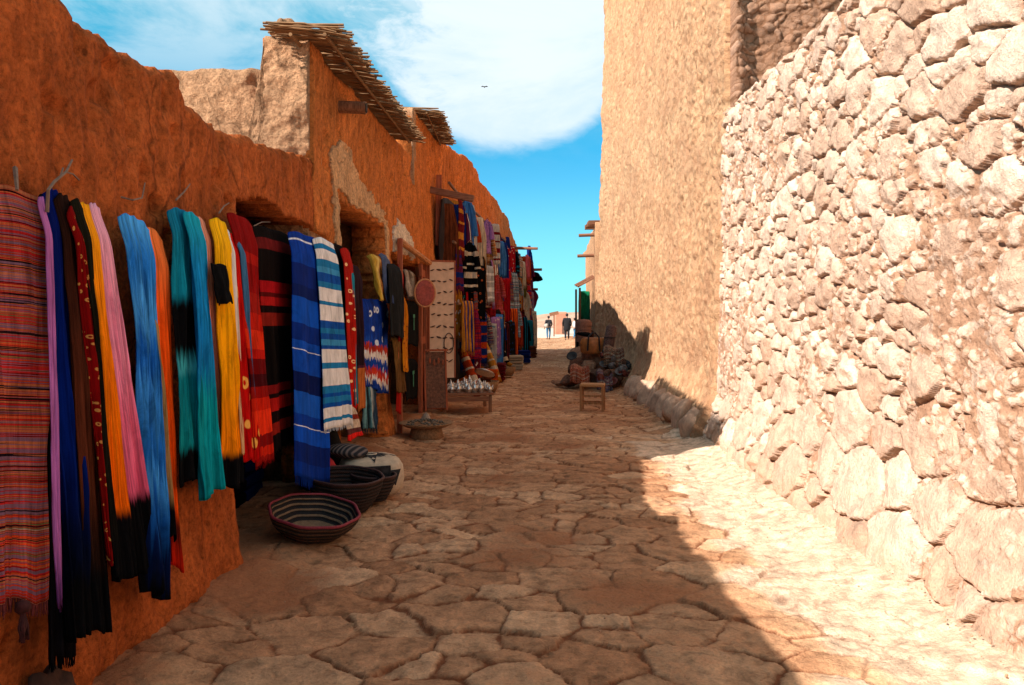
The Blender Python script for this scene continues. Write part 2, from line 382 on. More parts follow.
# ------------------------------------------------------------------ ground, street, hills
def terrain():
    m = MB(); g = [-2500, -900, -300, -80, -20, 0, 20, 80, 300, 900, 2500]; n = len(g)
    m.add([(x, y + 20, -.16) for x in g for y in g], [(i*n+j, (i+1)*n+j, (i+1)*n+j+1, i*n+j+1) for i in range(n-1) for j in range(n-1)])
    tag(m.build('ground', M_dirt), kind='structure')
terrain()
def street():
    ys = [1.2]
    while ys[-1] < 60: ys.append(ys[-1] + max(.011, .0034 * ys[-1]) * (1 if ys[-1] < 25 else 1.8))
    ys = np.array(ys); nu = 470; u = np.linspace(0, 1, nu)
    xl = XL(ys) - .75; xr = XR(ys) + .35
    X = xl[:,None] + (xr - xl)[:,None] * u[None,:]; Y = np.repeat(ys[:,None], nu, 1)
    S = seeds_var(-3.2, 5.5, .6, 60.5, lambda x, y, t: np.where(t > .74, .24, np.where(t > .42, .155, .08)) * (1 + .3*vnoise(x*3, y*3)), 26000, 5, 1.0)
    S2 = S[:, [1, 0, 2]]                                    # sorted along y
    wx = X + .10 * fbm(X*2.2, Y*2.2, 3, 3) + .022 * fbm(X*9, Y*9, 13, 4); wy = Y + .10 * fbm(X*2.2, Y*2.2, 8, 3) + .022 * fbm(X*9, Y*9, 18, 4)
    idx, e = cells(wy.ravel(), wx.ravel(), S2, asp=.8, blk=4700, reach=.9, wgt=.4)
    idx = idx.reshape(X.shape); e = e.reshape(X.shape)
    r_ = np.random.default_rng(3); k = len(S)
    rv = r_.uniform(0, 1, k); tx = r_.normal(0, .03, k); ty = r_.normal(0, .03, k); hh = r_.uniform(.5, 1.15, k)
    e2 = e + .012 * fbm(X*18, Y*18, 1, 3)
    edge = sstep(.001, .012, e2)
    crk = np.abs(fbm(X*3.1 + .3*fbm(X*9, Y*9, 2, 3), Y*3.1, 63, 3)); crack = sstep(.0, .018, crk); edge = edge*(.45 + .55*crack)
    dome = np.clip(e2 / .07, 0, 1) ** .5
    # earth that fills the joints toward both feet of the walls and in patches
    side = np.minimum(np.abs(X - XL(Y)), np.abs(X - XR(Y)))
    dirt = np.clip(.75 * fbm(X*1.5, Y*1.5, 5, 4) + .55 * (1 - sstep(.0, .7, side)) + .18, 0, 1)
    sunpale_fill = sstep(1.15, 2.0, X + .4*fbm(X*1.5, Y*1.5, 15, 3)) * sstep(12.5, 9, Y)  # pale sand plus sunlight painted into the paving colour on the sunlit right
    bury = np.clip(dirt + .25*sunpale_fill, 0, 1); dirt = dirt*(1 - .85*sunpale_fill)
    amp = .020 * (1 - .75 * sstep(.35, .9, bury))
    z = amp * hh[idx] * (edge * .5 + .5 * dome) + edge * (tx[idx]*(X - S[idx,0]) + ty[idx]*(Y - S[idx,1])) * (1 - sstep(.4, .8, dirt))
    z += .006 * fbm(X*12, Y*12, 2, 4) + .028 * fbm(X*.8, Y*.8, 4, 3) + .010 * fbm(X*4, Y*4, 6, 3)
    z += .007 * np.abs(fbm(X*5 + 3*fbm(X*2, Y*2, 1, 2), Y*22, 7, 3)) * edge + .006*fbm(X*34, Y*34, 4, 3)
    z += .13 * (1 - sstep(0, .75, XR(Y) - X + .12*fbm(Y*1.5, 0*Y, 2, 3))) + .07 * (1 - sstep(0, .5, X - XL(Y)))
    z -= .045
    V = np.stack([X, Y, z], 2).reshape(-1, 3); ns, nz = X.shape
    ii, jj = np.meshgrid(np.arange(ns-1), np.arange(nz-1), indexing='ij'); a = (ii*nz + jj).ravel()
    fc = np.stack([a, a+1, a+nz+1, a+nz], 1)
    me = bpy.data.meshes.new('street_paving'); me.from_pydata(V.tolist(), [], fc.tolist()); me.update()
    set_data(me, np.stack([np.clip(.05 + .7*rv[idx] + 1.2*sunpale_fill, 0, 1), np.maximum(.45*edge + .55*edge*np.clip(e2/.05, 0, 1)**.7, np.maximum(.85*sunpale_fill, .75*sstep(.25, .8, dirt))), dirt], 2).reshape(-1, 3))
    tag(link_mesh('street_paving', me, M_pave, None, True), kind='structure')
    # coarse strip behind the camera
    m = MB(); q = [-8, -5, -2, 1.2]
    m.add([(x, y, -.03) for y in q for x in (-2.7, 3)], [(2*i, 2*i+1, 2*i+3, 2*i+2) for i in range(3)])
    tag(m.build('earth_path', M_mudB), kind='structure')
street()
def pebbles():
    r_ = random.Random(8); m = MB()
    for k in range(300):
        y = 2.6 + 11*r_.random()**1.4
        if r_.random() < .7: x = float(XR(y)) - .15 - abs(r_.gauss(0, .28))
        elif r_.random() < .6: x = float(XL(y)) + .10 + abs(r_.gauss(0, .2))
        else: x = r_.uniform(-1.5, 2.3)
        q = r_.uniform(.004, .013); zz = .13*(1 - float(sstep(0, .75, XR(y) - x))) - .02
        m.blob((x, y, zz + .012), (q*1.4, q*1.2, q), k, 3, 1, .15, (0, 0, r_.random()*3))
    tag(m.build('loose_gravel', plain_mat('gravel_grit', (.40,.22,.13), .95, .4, 30)), kind='stuff')
pebbles()
n_ = NT('white_limestone_ground'); v_ = n_.coord(); f_ = n_.noise(v_, .6, 5)
M_lime = n_.out(n_.ramp(f_, [(.3, (.50, .36, .26)), (.7, (.66, .53, .42))]), .95, n_.bump(f_, .5, .03))
m = MB(); m.add([(x, y, -.085 - .0*y) for y in (46, 60, 78, 110) for x in (-25, -8, 8, 25)], [(4*j+i, 4*j+i+1, 4*j+i+5, 4*j+i+4) for j in range(3) for i in range(3)])
tag(m.build('limestone_path', M_lime), kind='structure')
def hills():
    xs = np.linspace(-260, 320, 150); ys = np.concatenate([np.linspace(82, 190, 50), np.linspace(200, 420, 30)])
    X, Y = np.meshgrid(xs, ys, indexing='ij')
    ridge = -.9 + 2.0*np.exp(-((X-15)/9)**2) + 7.5*sstep(55, 220, np.abs(X - 10)) + .3*fbm(X*.06, Y*.03, 1, 4)
    z = -.5 + (.5 + CZ + ridge) * sstep(76, 210, Y) * (1 - .3*sstep(220, 420, Y)) + .35*fbm(X*.06, Y*.06, 3, 5)*sstep(80, 120, Y)
    ns, nz = X.shape; ii, jj = np.meshgrid(np.arange(ns-1), np.arange(nz-1), indexing='ij'); a = (ii*nz + jj).ravel()
    me = bpy.data.meshes.new('hill'); me.from_pydata(np.stack([X, Y, z], 2).reshape(-1, 3).tolist(), [], np.stack([a, a+nz, a+nz+1, a+1], 1).tolist()); me.update()
    n = NT('hill_earth'); v = n.coord(); f = n.noise(v, .05, 6, .65); g = n.noise(v, .5, 5, .7)
    col = n.mix(.6, n.ramp(f, [(.3, (.40, .215, .135)), (.55, (.50, .29, .19)), (.7, (.55, .36, .25))]), n.ramp(g, [(.3, .6), (.7, 1.25)]), 'MULTIPLY')
    tag(link_mesh('hill', me, n.out(col, .95, n.bump(g, .8, 1.0)), None, True), kind='structure')
hills()

# ------------------------------------------------------------------ left side: low mud wall, shop house, far house
def mud_disp(seed, amp=1.0):
    def f(s, z):
        d = .055*fbm(s*.9, z*.9, seed, 4) + .024*fbm(s*5, z*1.8, seed+3, 4) + .016*fbm(s*20, z*9, seed+5, 4)
        pit = vnoise(s*9, z*7, seed+9); d = d - .04*sstep(.55, .8, pit)
        d = d + .05*(1 - sstep(0, .35, z))*(.6 + .8*fbm(s*3, z*3, seed, 3))
        return d*amp
    return f
posL = lambda s: (XL(s), s)
nrmL = (1.0, 0.0)
rag = lambda s, z, a=.05, sd=0: a*fbm(s*4, z*4, 20+sd, 4)
def in_rect(s, z, s0, s1, z1, sd=0, a=.05, z0=-9):
    r1 = rag(s, z, a, sd); r2 = rag(s+7, z, a, sd)
    return (s > s0 + r1) & (s < s1 + r2) & (z < z1 + r1) & (z > z0)
D1 = (5.14, 7.42, 2.36); D2 = (7.86, 10.3, 2.74); D3 = (10.85, 14.1, 2.45)
_lh_s = [-6, 1.0, 2.2, 3.0, 3.19, 3.5, 3.77, 4.15, 4.29, 4.36, 4.63, 5.2, 5.9, 6.9]
_lh_z = [2.85, 2.86, 2.88, 2.88, 2.86, 2.83, 2.83, 2.87, 2.9, 2.77, 2.74, 2.78, 2.85, 2.96]
Hlow = lambda s: float(np.interp(s, _lh_s, _lh_z)) + .03*float(fbm(s*5, 0, 2, 4)) + .022*float(fbm(s*14, 0, 3, 4))
S_A = np.concatenate([np.arange(-6, 2.2, .25), np.arange(2.2, 6.9, .02), [6.9]])
hA = lambda s, z: in_rect(s, z, D1[0], 99, D1[2] + .10*np.exp(-((s-5.7)/.35)**2), 1, .06)
tag(grid_slab('mud_wall', M_mudL, S_A, 130, posL, nrmL, Hlow, mud_disp(1), .42, hA),
    'low rust red mud wall in the left foreground that the scarves hang on, its top eroded to a dip', 'wall')

house = thing('adobe_house', 'orange adobe house on the left with reed eaves and open shop doorways', 'house', (-2.4, 9.6, 0))
_bs = [6.9, 7.4, 9, 11, 12.6]; _bz = [4.0, 3.98, 4.02, 4.08, 4.15]
HB = lambda s: float(np.interp(s, _bs, _bz))
def hB(s, z):
    return in_rect(s, z, 0, D1[1], D1[2], 1, .06) | in_rect(s, z, D2[0], D2[1], D2[2], 2, .035) | in_rect(s, z, D3[0], 99, D3[2], 3, .05)
S_B = np.concatenate([np.arange(6.9, 12.6, .03), [12.6]])
grid_slab('front_wall', M_mudB, S_B, 125, posL, nrmL, HB, mud_disp(6), .42, hB, parent=house)
# gable end that faces down the street, and the wall behind it
dT = lambda s, z: .05*fbm(s*3, z*3, 31, 5) + .02*fbm(s*14, z*14, 33, 4) - .09*sstep(.15, .6, fbm(s*1.6, z*1.6, 35, 3))
HT = lambda s: float(np.interp(s, [0, .40, .44, .52, .64], [4.0, 4.0, 3.7, 3.3, 2.4]))
grid_slab('gable_wall', M_tan, np.arange(.02, .65, .012), 150, lambda s: (-1.725 - s, 6.84 + 0*s), (0.0, -1.0), HT, dT, .5, parent=house,
          z0=lambda s: 2.1)
HBk = lambda s: 3.93 + .06*float(fbm(s*3, 0, 9, 4))
grid_slab('back_yard_wall', M_tan, np.arange(0, 4.2, .03), 90, lambda s: (-2.2 - s, 7.55 + 0*s), (0.0, -1.0), HBk,
          lambda s, z: dT(s + 5, z) + .02*fbm(s*20, z*20, 3, 3), .4, parent=house, z0=lambda s: 1.2)
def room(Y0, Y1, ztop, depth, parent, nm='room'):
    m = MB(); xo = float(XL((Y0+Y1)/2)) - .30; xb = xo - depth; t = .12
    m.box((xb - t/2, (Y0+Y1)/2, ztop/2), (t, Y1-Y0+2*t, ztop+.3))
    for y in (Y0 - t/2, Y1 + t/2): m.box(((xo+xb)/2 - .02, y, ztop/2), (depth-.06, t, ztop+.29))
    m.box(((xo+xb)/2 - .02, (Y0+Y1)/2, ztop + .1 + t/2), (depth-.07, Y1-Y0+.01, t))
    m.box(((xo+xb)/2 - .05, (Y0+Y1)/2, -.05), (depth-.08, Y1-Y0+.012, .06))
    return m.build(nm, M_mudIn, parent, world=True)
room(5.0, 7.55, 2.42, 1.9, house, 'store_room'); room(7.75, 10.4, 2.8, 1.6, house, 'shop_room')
# roofs
mr = MB(); mr.box((-3.7, 10.1, 3.62), (3.2, 4.9, .22)); mr.box((-3.75, 16.5, 4.5), (3.9, 7.6, .22)); mr.build('flat_roof', M_tan, house, world=True)
# pale patches of new render round the doorway and above the shop
def patch(name, mat, pts, parent, thick=.03, off=.022, sd=0):
    """render patch on the left wall: pts are (s, z) outline; grid cells inside are kept"""
    pts = np.array(pts); s0, z0 = pts.min(0) - .05; s1, z1 = pts.max(0) + .05
    S = np.arange(s0, s1, .012); nz = int((z1 - z0) / .012)
    def inside(s, z):
        ws = s + .09*fbm(s*6, z*6, sd, 5); wz = z + .09*fbm(s*6, z*6, sd+4, 5)
        c = np.zeros(s.shape, bool); n = len(pts)
        for i in range(n):
            (x1, y1), (x2, y2) = pts[i], pts[(i+1) % n]
            cond = ((y1 > wz) != (y2 > wz)) & (ws < (x2-x1)*(wz-y1)/(y2-y1+1e-9) + x1); c ^= cond
        return ~c
    return grid_slab(name, mat, S, nz, posL, nrmL, lambda s: z1, lambda s, z: off + .012*fbm(s*9, z*9, sd, 4) + mud_disp(6)(s, z)*.9, thick, inside, parent, z0=lambda s: z0)
patch('pale_render', M_pale, [(7.70, 2.45), (7.60, 3.12), (7.9, 3.33), (8.35, 3.33), (8.75, 3.1), (9.3, 3.02), (9.75, 2.98), (10.3, 2.93), (10.55, 2.86), (10.5, 2.3), (10.34, 2.3), (10.32, 2.79), (7.83, 2.80), (7.82, 2.1), (7.74, 2.1)], house)
patch('lime_patch', M_white, [(10.9, 2.50), (10.85, 2.72), (11.2, 2.93), (11.7, 2.95), (12.3, 2.84), (12.55, 2.78), (12.55, 2.52)], house, .03, .03, 5)
# eaves
def eave(name, Y0, Y1, zf, x_in, x_out, sd, n, cap=True):
    r_ = random.Random(sd); m = MB()
    for i in range(n):
        y = Y0 + (Y1-Y0)*(i + r_.random()*.8)/n
        for lay in range(2):
            xo = x_out(y) + r_.uniform(-.07, .045) - lay*.04; xi = x_in(y) + r_.uniform(-.03, .1)
            z = zf(y) + lay*.035 + r_.uniform(-.012, .012)
            m.tube([(xi, y + r_.uniform(-.05, .05), z + .05), ((xi+xo)/2, y + r_.uniform(-.02, .02), z + .03), (xo, y + r_.uniform(-.04, .04), z + r_.uniform(-.05, .03))], r_.uniform(.006, .011), 5)
    # cross laths under the reeds
    for f_ in (.35, .75):
        m.tube([(x_in(y)*(1-f_) + x_out(y)*f_, y, zf(y) - .025) for y in np.linspace(Y0, Y1, 6)], .016, 6)
    e = m.build(name, M_reed, house, world=True)
    c = MB(); ny = int((Y1-Y0)/.05); nx = 12; vs = []
    for top in (1, 0):
        for i in range(ny+1):
            for j in range(nx+1):
                y = Y0 + .03 + (Y1-Y0-.06)*i/ny; f_ = j/nx; x = x_in(y)*(1-f_) + (x_out(y) - .09)*f_
                edge = min(1, min(f_*3 + .5, (1-f_)*5)*1.0) * min(1, min(i, ny-i)/2 + .3)
                h = (.10 + .05*float(fbm(x*4, y*3, sd, 3)) + .02*float(vnoise(x*16, y*16, sd)))*max(.15, edge)
                vs.append((x + .03*float(vnoise(y*6, x*3, sd)), y, zf(y) + .06 + (h if top else -.0)))
    K = (ny+1)*(nx+1); fs = []
    for i in range(ny):
        for j in range(nx):
            a = i*(nx+1)+j; b = a+nx+1; fs += [(a, a+1, b+1, b), (a+K, b+K, b+1+K, a+1+K)]
    for i in range(ny):
        for j in (0, nx): a = i*(nx+1)+j; b = a+nx+1; fs.append((a, b, b+K, a+K))
    for j in range(nx):
        for i in (0, ny): a = i*(nx+1)+j; fs.append((a, a+1, a+1+K, a+K))
    c.add(vs, fs); c.build('mud_cap', M_tan, e, smooth=True)
    e.location = (0,0,0)
    return e
e1 = eave('reed_eave', 6.55, 11.4, lambda y: 3.93 + .035*(y-6.5), lambda y: -2.06, lambda y: -1.36 + .02*(y-6.5), 3, 270)
e2 = eave('reed_eave', 13.2, 15.4, lambda y: 4.98 - .03*(y-13.2), lambda y: -2.2, lambda y: -1.15 + .02*(y-13), 8, 120)
m = MB(); m.blob((-1.98, 6.98, 4.09), (.24, .3, .20), 4, 8, 4, .3); m.blob((-1.84, 7.0, 4.07), (.20, .3, .16), 8, 8, 4, .3); m.blob((-2.1, 7.5, 4.1), (.4, .6, .2), 12, 5, 3, .2)
m.build('mud_lump', M_tan, house, smooth=True, world=True)
# taller part of the house beyond
HC = lambda s: float(np.interp(s, [12.6, 13.1, 15.4, 16, 18, 19, 20, 21.6, 21.9, 23, 24.5, 25.6, 27, 30, 31, 34, 36, 38], [4.75, 4.95, 4.95, 5.06, 5.25, 5.42, 5.5, 5.5, 5.35, 5.38, 5.4, 5.36, 5.3, 5.26, 5.05, 4.75, 4.5, 4.2])) + .06*float(fbm(s*2.5, 0, 4, 4))
S_C = np.concatenate([np.arange(12.6, 38, .05)])
grid_slab('upper_wall', M_mudB, S_C, 110, posL, nrmL, HC, mud_disp(6), .5, lambda s, z: in_rect(s, z, 0, D3[1], D3[2], 3, .05), parent=house)
grid_slab('upper_gable', M_tan, np.arange(.0, 1.6, .03), 70, lambda s: (-1.56 - s, 12.62 + 0*s), (0.0, -1.0), lambda s: 4.9, lambda s, z: dT(s+2, z), .4, parent=house, z0=lambda s: 3.7)
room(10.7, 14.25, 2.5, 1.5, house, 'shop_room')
# spout
m = MB(); yp = 8.0; m.tube([(-1.95, yp, 3.70), (-1.46, yp, 3.68)], .062, 14); sp_ = m.build('rain_spout', M_wood, house, smooth=False, world=True)
m = MB(); m.tube([(-1.462, yp, 3.68), (-1.452, yp, 3.68)], .048, 14); o = m.build('bore_shade_disc', plain_mat('bore_shade', (.015, .012, .01)), house, world=True)  # solid dark disc paints the shade of the spout's hollow

# ------------------------------------------------------------------ right side
def wall_right():
    ys = [-4.0]
    while ys[-1] < 10.34:
        y = ys[-1]; ys.append(y + (.12 if y < 1.8 else max(.008, .0023*y)))
    ys = np.array(ys); nz = 360
    rf = lambda x, y, t: np.where(y < .9, .075 + .17*t**2.6, np.where((y > 1.35) & (y < 1.75), .04 + .05*t, .042 + .125*t**2.4)) * np.where((x < 6) , 1.05, .95)
    S = seeds_var(-4.4, 10.9, -.4, 4.6, rf, 34000, 9, 1.5)
    r_ = np.random.default_rng(12); k = len(S)
    rv = r_.uniform(0, 1, k); pr = r_.uniform(.25, 1.0, k)**1.2; tx = r_.normal(0, .22, k); tz = r_.normal(0, .16, k)
    nf = 5; fd = r_.normal(size=(k, nf, 2)); fd /= np.linalg.norm(fd, axis=2, keepdims=True); fs_ = r_.uniform(.5, 1.9, (k, nf)); fh = r_.uniform(.0, .6, (k, nf))
    gx, gz = np.meshgrid(np.arange(-4.3, 10.8, .062), np.arange(-.3, 4.5, .055), indexing='ij')
    G2 = np.stack([gx.ravel() + r_.uniform(-.026, .026, gx.size), gz.ravel() + r_.uniform(-.024, .024, gx.size), r_.uniform(.004, .03, gx.size)], 1)
    pr2 = np.where(r_.random(gx.size) > .35, r_.uniform(.2, 1.0, gx.size), 0.0); rv2 = r_.uniform(0, 1, gx.size)
    def disp(s, z):
        a = .035
        wx = s + a*fbm(s*4, z*4, 41, 4) + .016*fbm(s*19, z*19, 42, 3); wz = z + a*fbm(s*4, z*4, 44, 4) + .016*fbm(s*19, z*19, 46, 3)
        idx, e = cells(wx.ravel(), wz.ravel(), S, asp=1.5, blk=4 * s.shape[1], reach=.6, wgt=.6)
        idx = idx.reshape(s.shape); e = e.reshape(s.shape); r = S[idx, 2]
        e = e + .003*fbm(s*20, z*20, 2, 2)
        edge = sstep(.0, .016, e); dome = np.clip(e/(r*.36), 0, 1)**.38
        dx = (wx - S[idx,0])/r; dz = (wz - S[idx,1])/r
        cut = np.full(s.shape, 9.0)
        for q in range(nf):                              # broken faces
            cut = np.minimum(cut, 1.0 - (fs_[idx,q]*(dx*fd[idx,q,0] + dz*fd[idx,q,1] - fh[idx,q])))
        prof = np.minimum(dome, np.clip(cut, .1, 1.2))
        h = np.minimum(r*.5, .052)*(.25 + .75*pr[idx])*prof + np.minimum(r*.5, .05)*(tx[idx]*dx + tz[idx]*dz)*edge
        h = h + .012*fbm(s*13, z*13, 7, 4)
        mort = .012*fbm(s*5, z*5, 51, 4) + .010*fbm(s*22, z*22, 53, 4)
        cover = .8*fbm(s*.9, z*.9, 57, 4) + .02 + .30*sstep(8.2, 10.4, s + .6*fbm(s*2, z*2, 3, 3)) + .25*sstep(1.0, 1.5, z)*sstep(2.1, 1.7, z)*0 - .24
        i2, e2 = cells((wx*1.0).ravel(), wz.ravel(), G2, asp=1.1, blk=4 * s.shape[1], reach=.16)
        i2 = i2.reshape(s.shape); e2 = e2.reshape(s.shape)
        chips = pr2[i2]*np.clip(e2/.014, 0, 1)**.5*.030
        ml = mort - .004 + .06*np.clip(cover, -.35, .8) + chips + .006*fbm(s*45, z*45, 77, 2)
        stone = h - .004
        D = np.maximum(stone, ml); on = sstep(-.006, .004, stone - ml)
        gap = (e < .012) & (cover < .16)
        D = np.where(gap, np.minimum(D, -.005 - .060*sstep(.20, -.15, cover)*(1 - np.clip(e/.013, 0, 1))), D)
        D = D + .05*fbm(s*.7, z*.7, 61, 3) + .22*(1 - sstep(-.1, .85, z + .2*fbm(s*1.2, 0*s, 5, 3)))
        dirt = np.clip(.25 + .35*fbm(s*2, z*2, 71, 4) + .5*(1 - sstep(0, .8, z)), 0, 1)
        chipon = sstep(.25, .5, pr2[i2])*sstep(.003, .008, e2)
        return D, np.stack([np.where(on > .5, rv[idx], rv2[i2]), np.maximum(on*edge, chipon*.8), dirt*.6], 2)
    H = lambda s: float(np.interp(s, [-4, 4, 6, 8, 10.3], [4.0, 4.0, 4.0, 4.1, 4.25])) + .05*float(fbm(s*4, 0, 3, 3))
    o = grid_slab('rubble_wall', M_stone, ys, nz, lambda s: (XR(s), s), (-1.0, 0.0), H, disp, .7, lean=.02)
    tag(o, 'sunlit pinkish rubble stone wall filling the right foreground', 'wall')
wall_right()

tower = thing('adobe_tower', 'tall windowless sunlit adobe building on the right beyond the rubble wall', 'building', (4.5, 18, 0))
_rp = np.random.default_rng(77)
_gx, _gz = np.meshgrid(np.arange(9.5, 27, .115), np.arange(-.5, 14.6, .085), indexing='ij')
_GP = np.stack([_gx.ravel() + _rp.uniform(-.05, .05, _gx.size), _gz.ravel() + _rp.uniform(-.04, .04, _gx.size), _rp.uniform(.0, .05, _gx.size)], 1)
_pp = np.where(_rp.random(_gx.size) > .45, _rp.uniform(.25, 1, _gx.size), 0.0); _pr = _rp.uniform(0, 1, _gx.size)
def dP(s, z):
    wx = s + .04*fbm(s*5, z*5, 21, 3); wz = z + .5*(s - 18)*0 + .04*fbm(s*5, z*5, 24, 3)
    i2, e2 = cells(wx.ravel(), wz.ravel(), _GP, asp=1.2, blk=3 * s.shape[1], reach=.3)
    i2 = i2.reshape(s.shape); e2 = e2.reshape(s.shape)
    peb = _pp[i2]*np.clip(e2/.03, 0, 1)**.5
    pit = np.where(_pp[i2] == 0, sstep(.25, .6, _pr[i2]), 0)*sstep(.008, .03, e2)*(.4 + .6*sstep(-.1, .3, vnoise(s*2, z*2, 5)))
    near = sstep(17, 10.5, s + 1.5*fbm(s*1, z*1, 8, 2))
    d = .07*fbm(s*.5, z*.5, 81, 3) + .035*fbm(s*2.2, z*2.2, 83, 4) + (.010 + .026*near)*peb - .040*pit + .016*fbm(s*12, z*12, 88, 4)
    d = d + .07*fbm(s*.2, z*1.6, 47, 4)*sstep(22, 26, s)
    return d + .30*(1 - sstep(.0, 1.2, z))**2, np.stack([_pr[i2]*.8 + .1, 1 - .95*pit, .35 + .3*fbm(s*2, z*2, 3, 3)], 2)  # pits take the dark joint colour, painting in their shade
S_T = [10.3]
while S_T[-1] < 26: S_T.append(S_T[-1] + .0030*S_T[-1])
S_T[-1] = 26
grid_slab('side_wall', M_piseS, np.array(S_T), 520, lambda s: (XR(s) - .02, s), (-1.0, 0.0), lambda s: 14.0, dP, .7, parent=tower, lean=.027)
def dN(s, z):
    wx = s + 12 + .05*fbm(s*5, z*5, 121, 4); wz = z + .05*fbm(s*5, z*5, 124, 4)
    i2, e2 = cells(wx.ravel(), wz.ravel(), _GP, asp=1.3, blk=3 * s.shape[1], reach=.3, wgt=1.0)
    i2 = i2.reshape(s.shape); e2 = e2.reshape(s.shape); peb = _pr[i2]*np.clip(e2/.03, 0, 1)**.5
    d = .08*fbm(s*1.7, z*1.7, 91, 5) + .055*peb + .03*fbm(s*9, z*9, 93, 4) + .13*(1 - sstep(.18, .42, s + .22*fbm(s*3, z*3, 94, 4)))
    return d, np.stack([_pr[i2], sstep(.003, .014, e2), .4 + .4*fbm(s*2, z*2, 3, 3)], 2)
M_dkst = stone_mat('weathered_brown_rubble', (.33, .175, .105), (.40, .22, .135), (.47, .275, .18), (.24, .115, .06), (.36, .19, .11), .03)
grid_slab('end_wall', M_dkst, np.arange(.15, 4.0, .02), 330, lambda s: (2.66 + s, 10.17 + 0*s), (0.0, -1.0), lambda s: 9.0, dN, .5, parent=tower, z0=lambda s: 4.0, lean=.0)
grid_slab('far_end_wall', M_pise, np.arange(0, 5, .3), 40, lambda s: (3.2 + s, 25.8 + 0*s), (0.0, 1.0), lambda s: 13.8, lambda s, z: .03*fbm(s, z, 2), .4, parent=tower)
m = MB(); m.box((5.6, 18.1, 13.5), (4.6, 15.2, .3)); m.build('flat_roof', M_tan, tower, world=True)

# boulders set along the foot of the adobe building
for i, y in enumerate(np.arange(10.7, 16.4, .62)):
    m = MB(); x = float(XR(y)) - .27
    h = rnd.uniform(.5, .72)
    m.blob((x, y, .16), (.34, .58, h), 30+i, 9, 3, .1, (rnd.uniform(.35, .6), rnd.uniform(.25, .45), rnd.uniform(-.2, .2)))
    nm = ['nearest', 'second', 'third', 'fourth', 'fifth', 'sixth', 'seventh', 'eighth', 'ninth', 'tenth'][i]
    tag(m.build('foot_boulder', plain_mat('boulder_%d' % i, sc((.44, .28, .185), rnd.uniform(.85, 1.15)), .92, .3, 14, bd=.01), smooth=True),
        '%s slanted boulder at the foot of the adobe building, counted from the camera' % nm, 'boulder', 'boulders along the foot of the adobe building')
# ------------------------------------------------------------------ hanging textiles
def cloth_grid(P, nu, nv, folds, amp, seed, gather=.0, hem=.02, shoulder=.03, flare=0.0, nrm=Vector((1,0,0)), curl=.5):
    """P(u,v)->point of the flat cloth; v=0 is the top. adds folds, hem wobble, shoulders"""
    r_ = random.Random(seed); ph = r_.random()*6; ph2 = r_.random()*6
    us = np.linspace(0, 1, nu+1); vs = np.linspace(0, 1, nv+1)
    U, V = np.meshgrid(us, vs, indexing='ij')
    fold = 1.5*fbm(U*folds*2.0 + .5*fbm(U*2, V*2.5, seed+9, 2), V*.9, seed*1.7, 3) + .45*np.sin(2*np.pi*folds*U + ph + 2.5*fbm(U*2, V*1.6, seed, 2)) + .35*np.maximum(0, vnoise(U*folds*5, V*2.2, seed+4))
    A = amp*(.10 + 1.0*sstep(0, .45, V)) * (1 - .25*np.abs(2*U-1)**4)
    O = A*fold + .9*amp*fbm(U*5, V*3, seed+2, 4)*(.2+.8*sstep(0,.3,V)) + flare*V
    O = O - .05*sstep(.1, 0, V)*curl                       # bends back over the cord
    Uw = U + .012*fbm(U*4, V*5, seed+5, 3)
    Uw = .5 + (Uw-.5)*(1 - gather*(1 - sstep(0, .45, V)))
    hemd = hem*(fbm(U*5, 0*U, seed+7, 3))*V**6
    sh = shoulder*np.abs(2*U-1)**3*(1-V)**8 - .004*np.sin(2*np.pi*folds*U+ph)*(1-V)**12
    out = []
    for i in range(nu+1):
        for j in range(nv+1):
            p = P(Uw[i,j], V[i,j]); out.append((p[0] + nrm.x*O[i,j], p[1] + nrm.y*O[i,j], p[2] - sh[i,j] + hemd[i,j]))
    fs = [(i*(nv+1)+j, (i+1)*(nv+1)+j, (i+1)*(nv+1)+j+1, i*(nv+1)+j+1) for i in range(nu) for j in range(nv)]
    m = MB(); m.v = out; m.f = fs; m.uv = [(U[i,j], V[i,j]) for i in range(nu+1) for j in range(nv+1)]
    return m
def fringe_mb(m, nu, nv, length, n, seed, rad=.0025):
    """tassel threads along the bottom row of a cloth"""
    r_ = random.Random(seed); f = MB()
    for k in range(n):
        u = (k + .5)/n*nu; i = int(u); t = u - i
        a = Vector(m.v[i*(nv+1)+nv]); b = Vector(m.v[(i+1)*(nv+1)+nv]); p = a.lerp(b, t)
        f.tube([p + Vector((0,0,.01)), p + Vector((r_.uniform(-.008,.008), r_.uniform(-.008,.008), -length*r_.uniform(.7,1.05)))], [rad, rad*.5], 4)
    return f
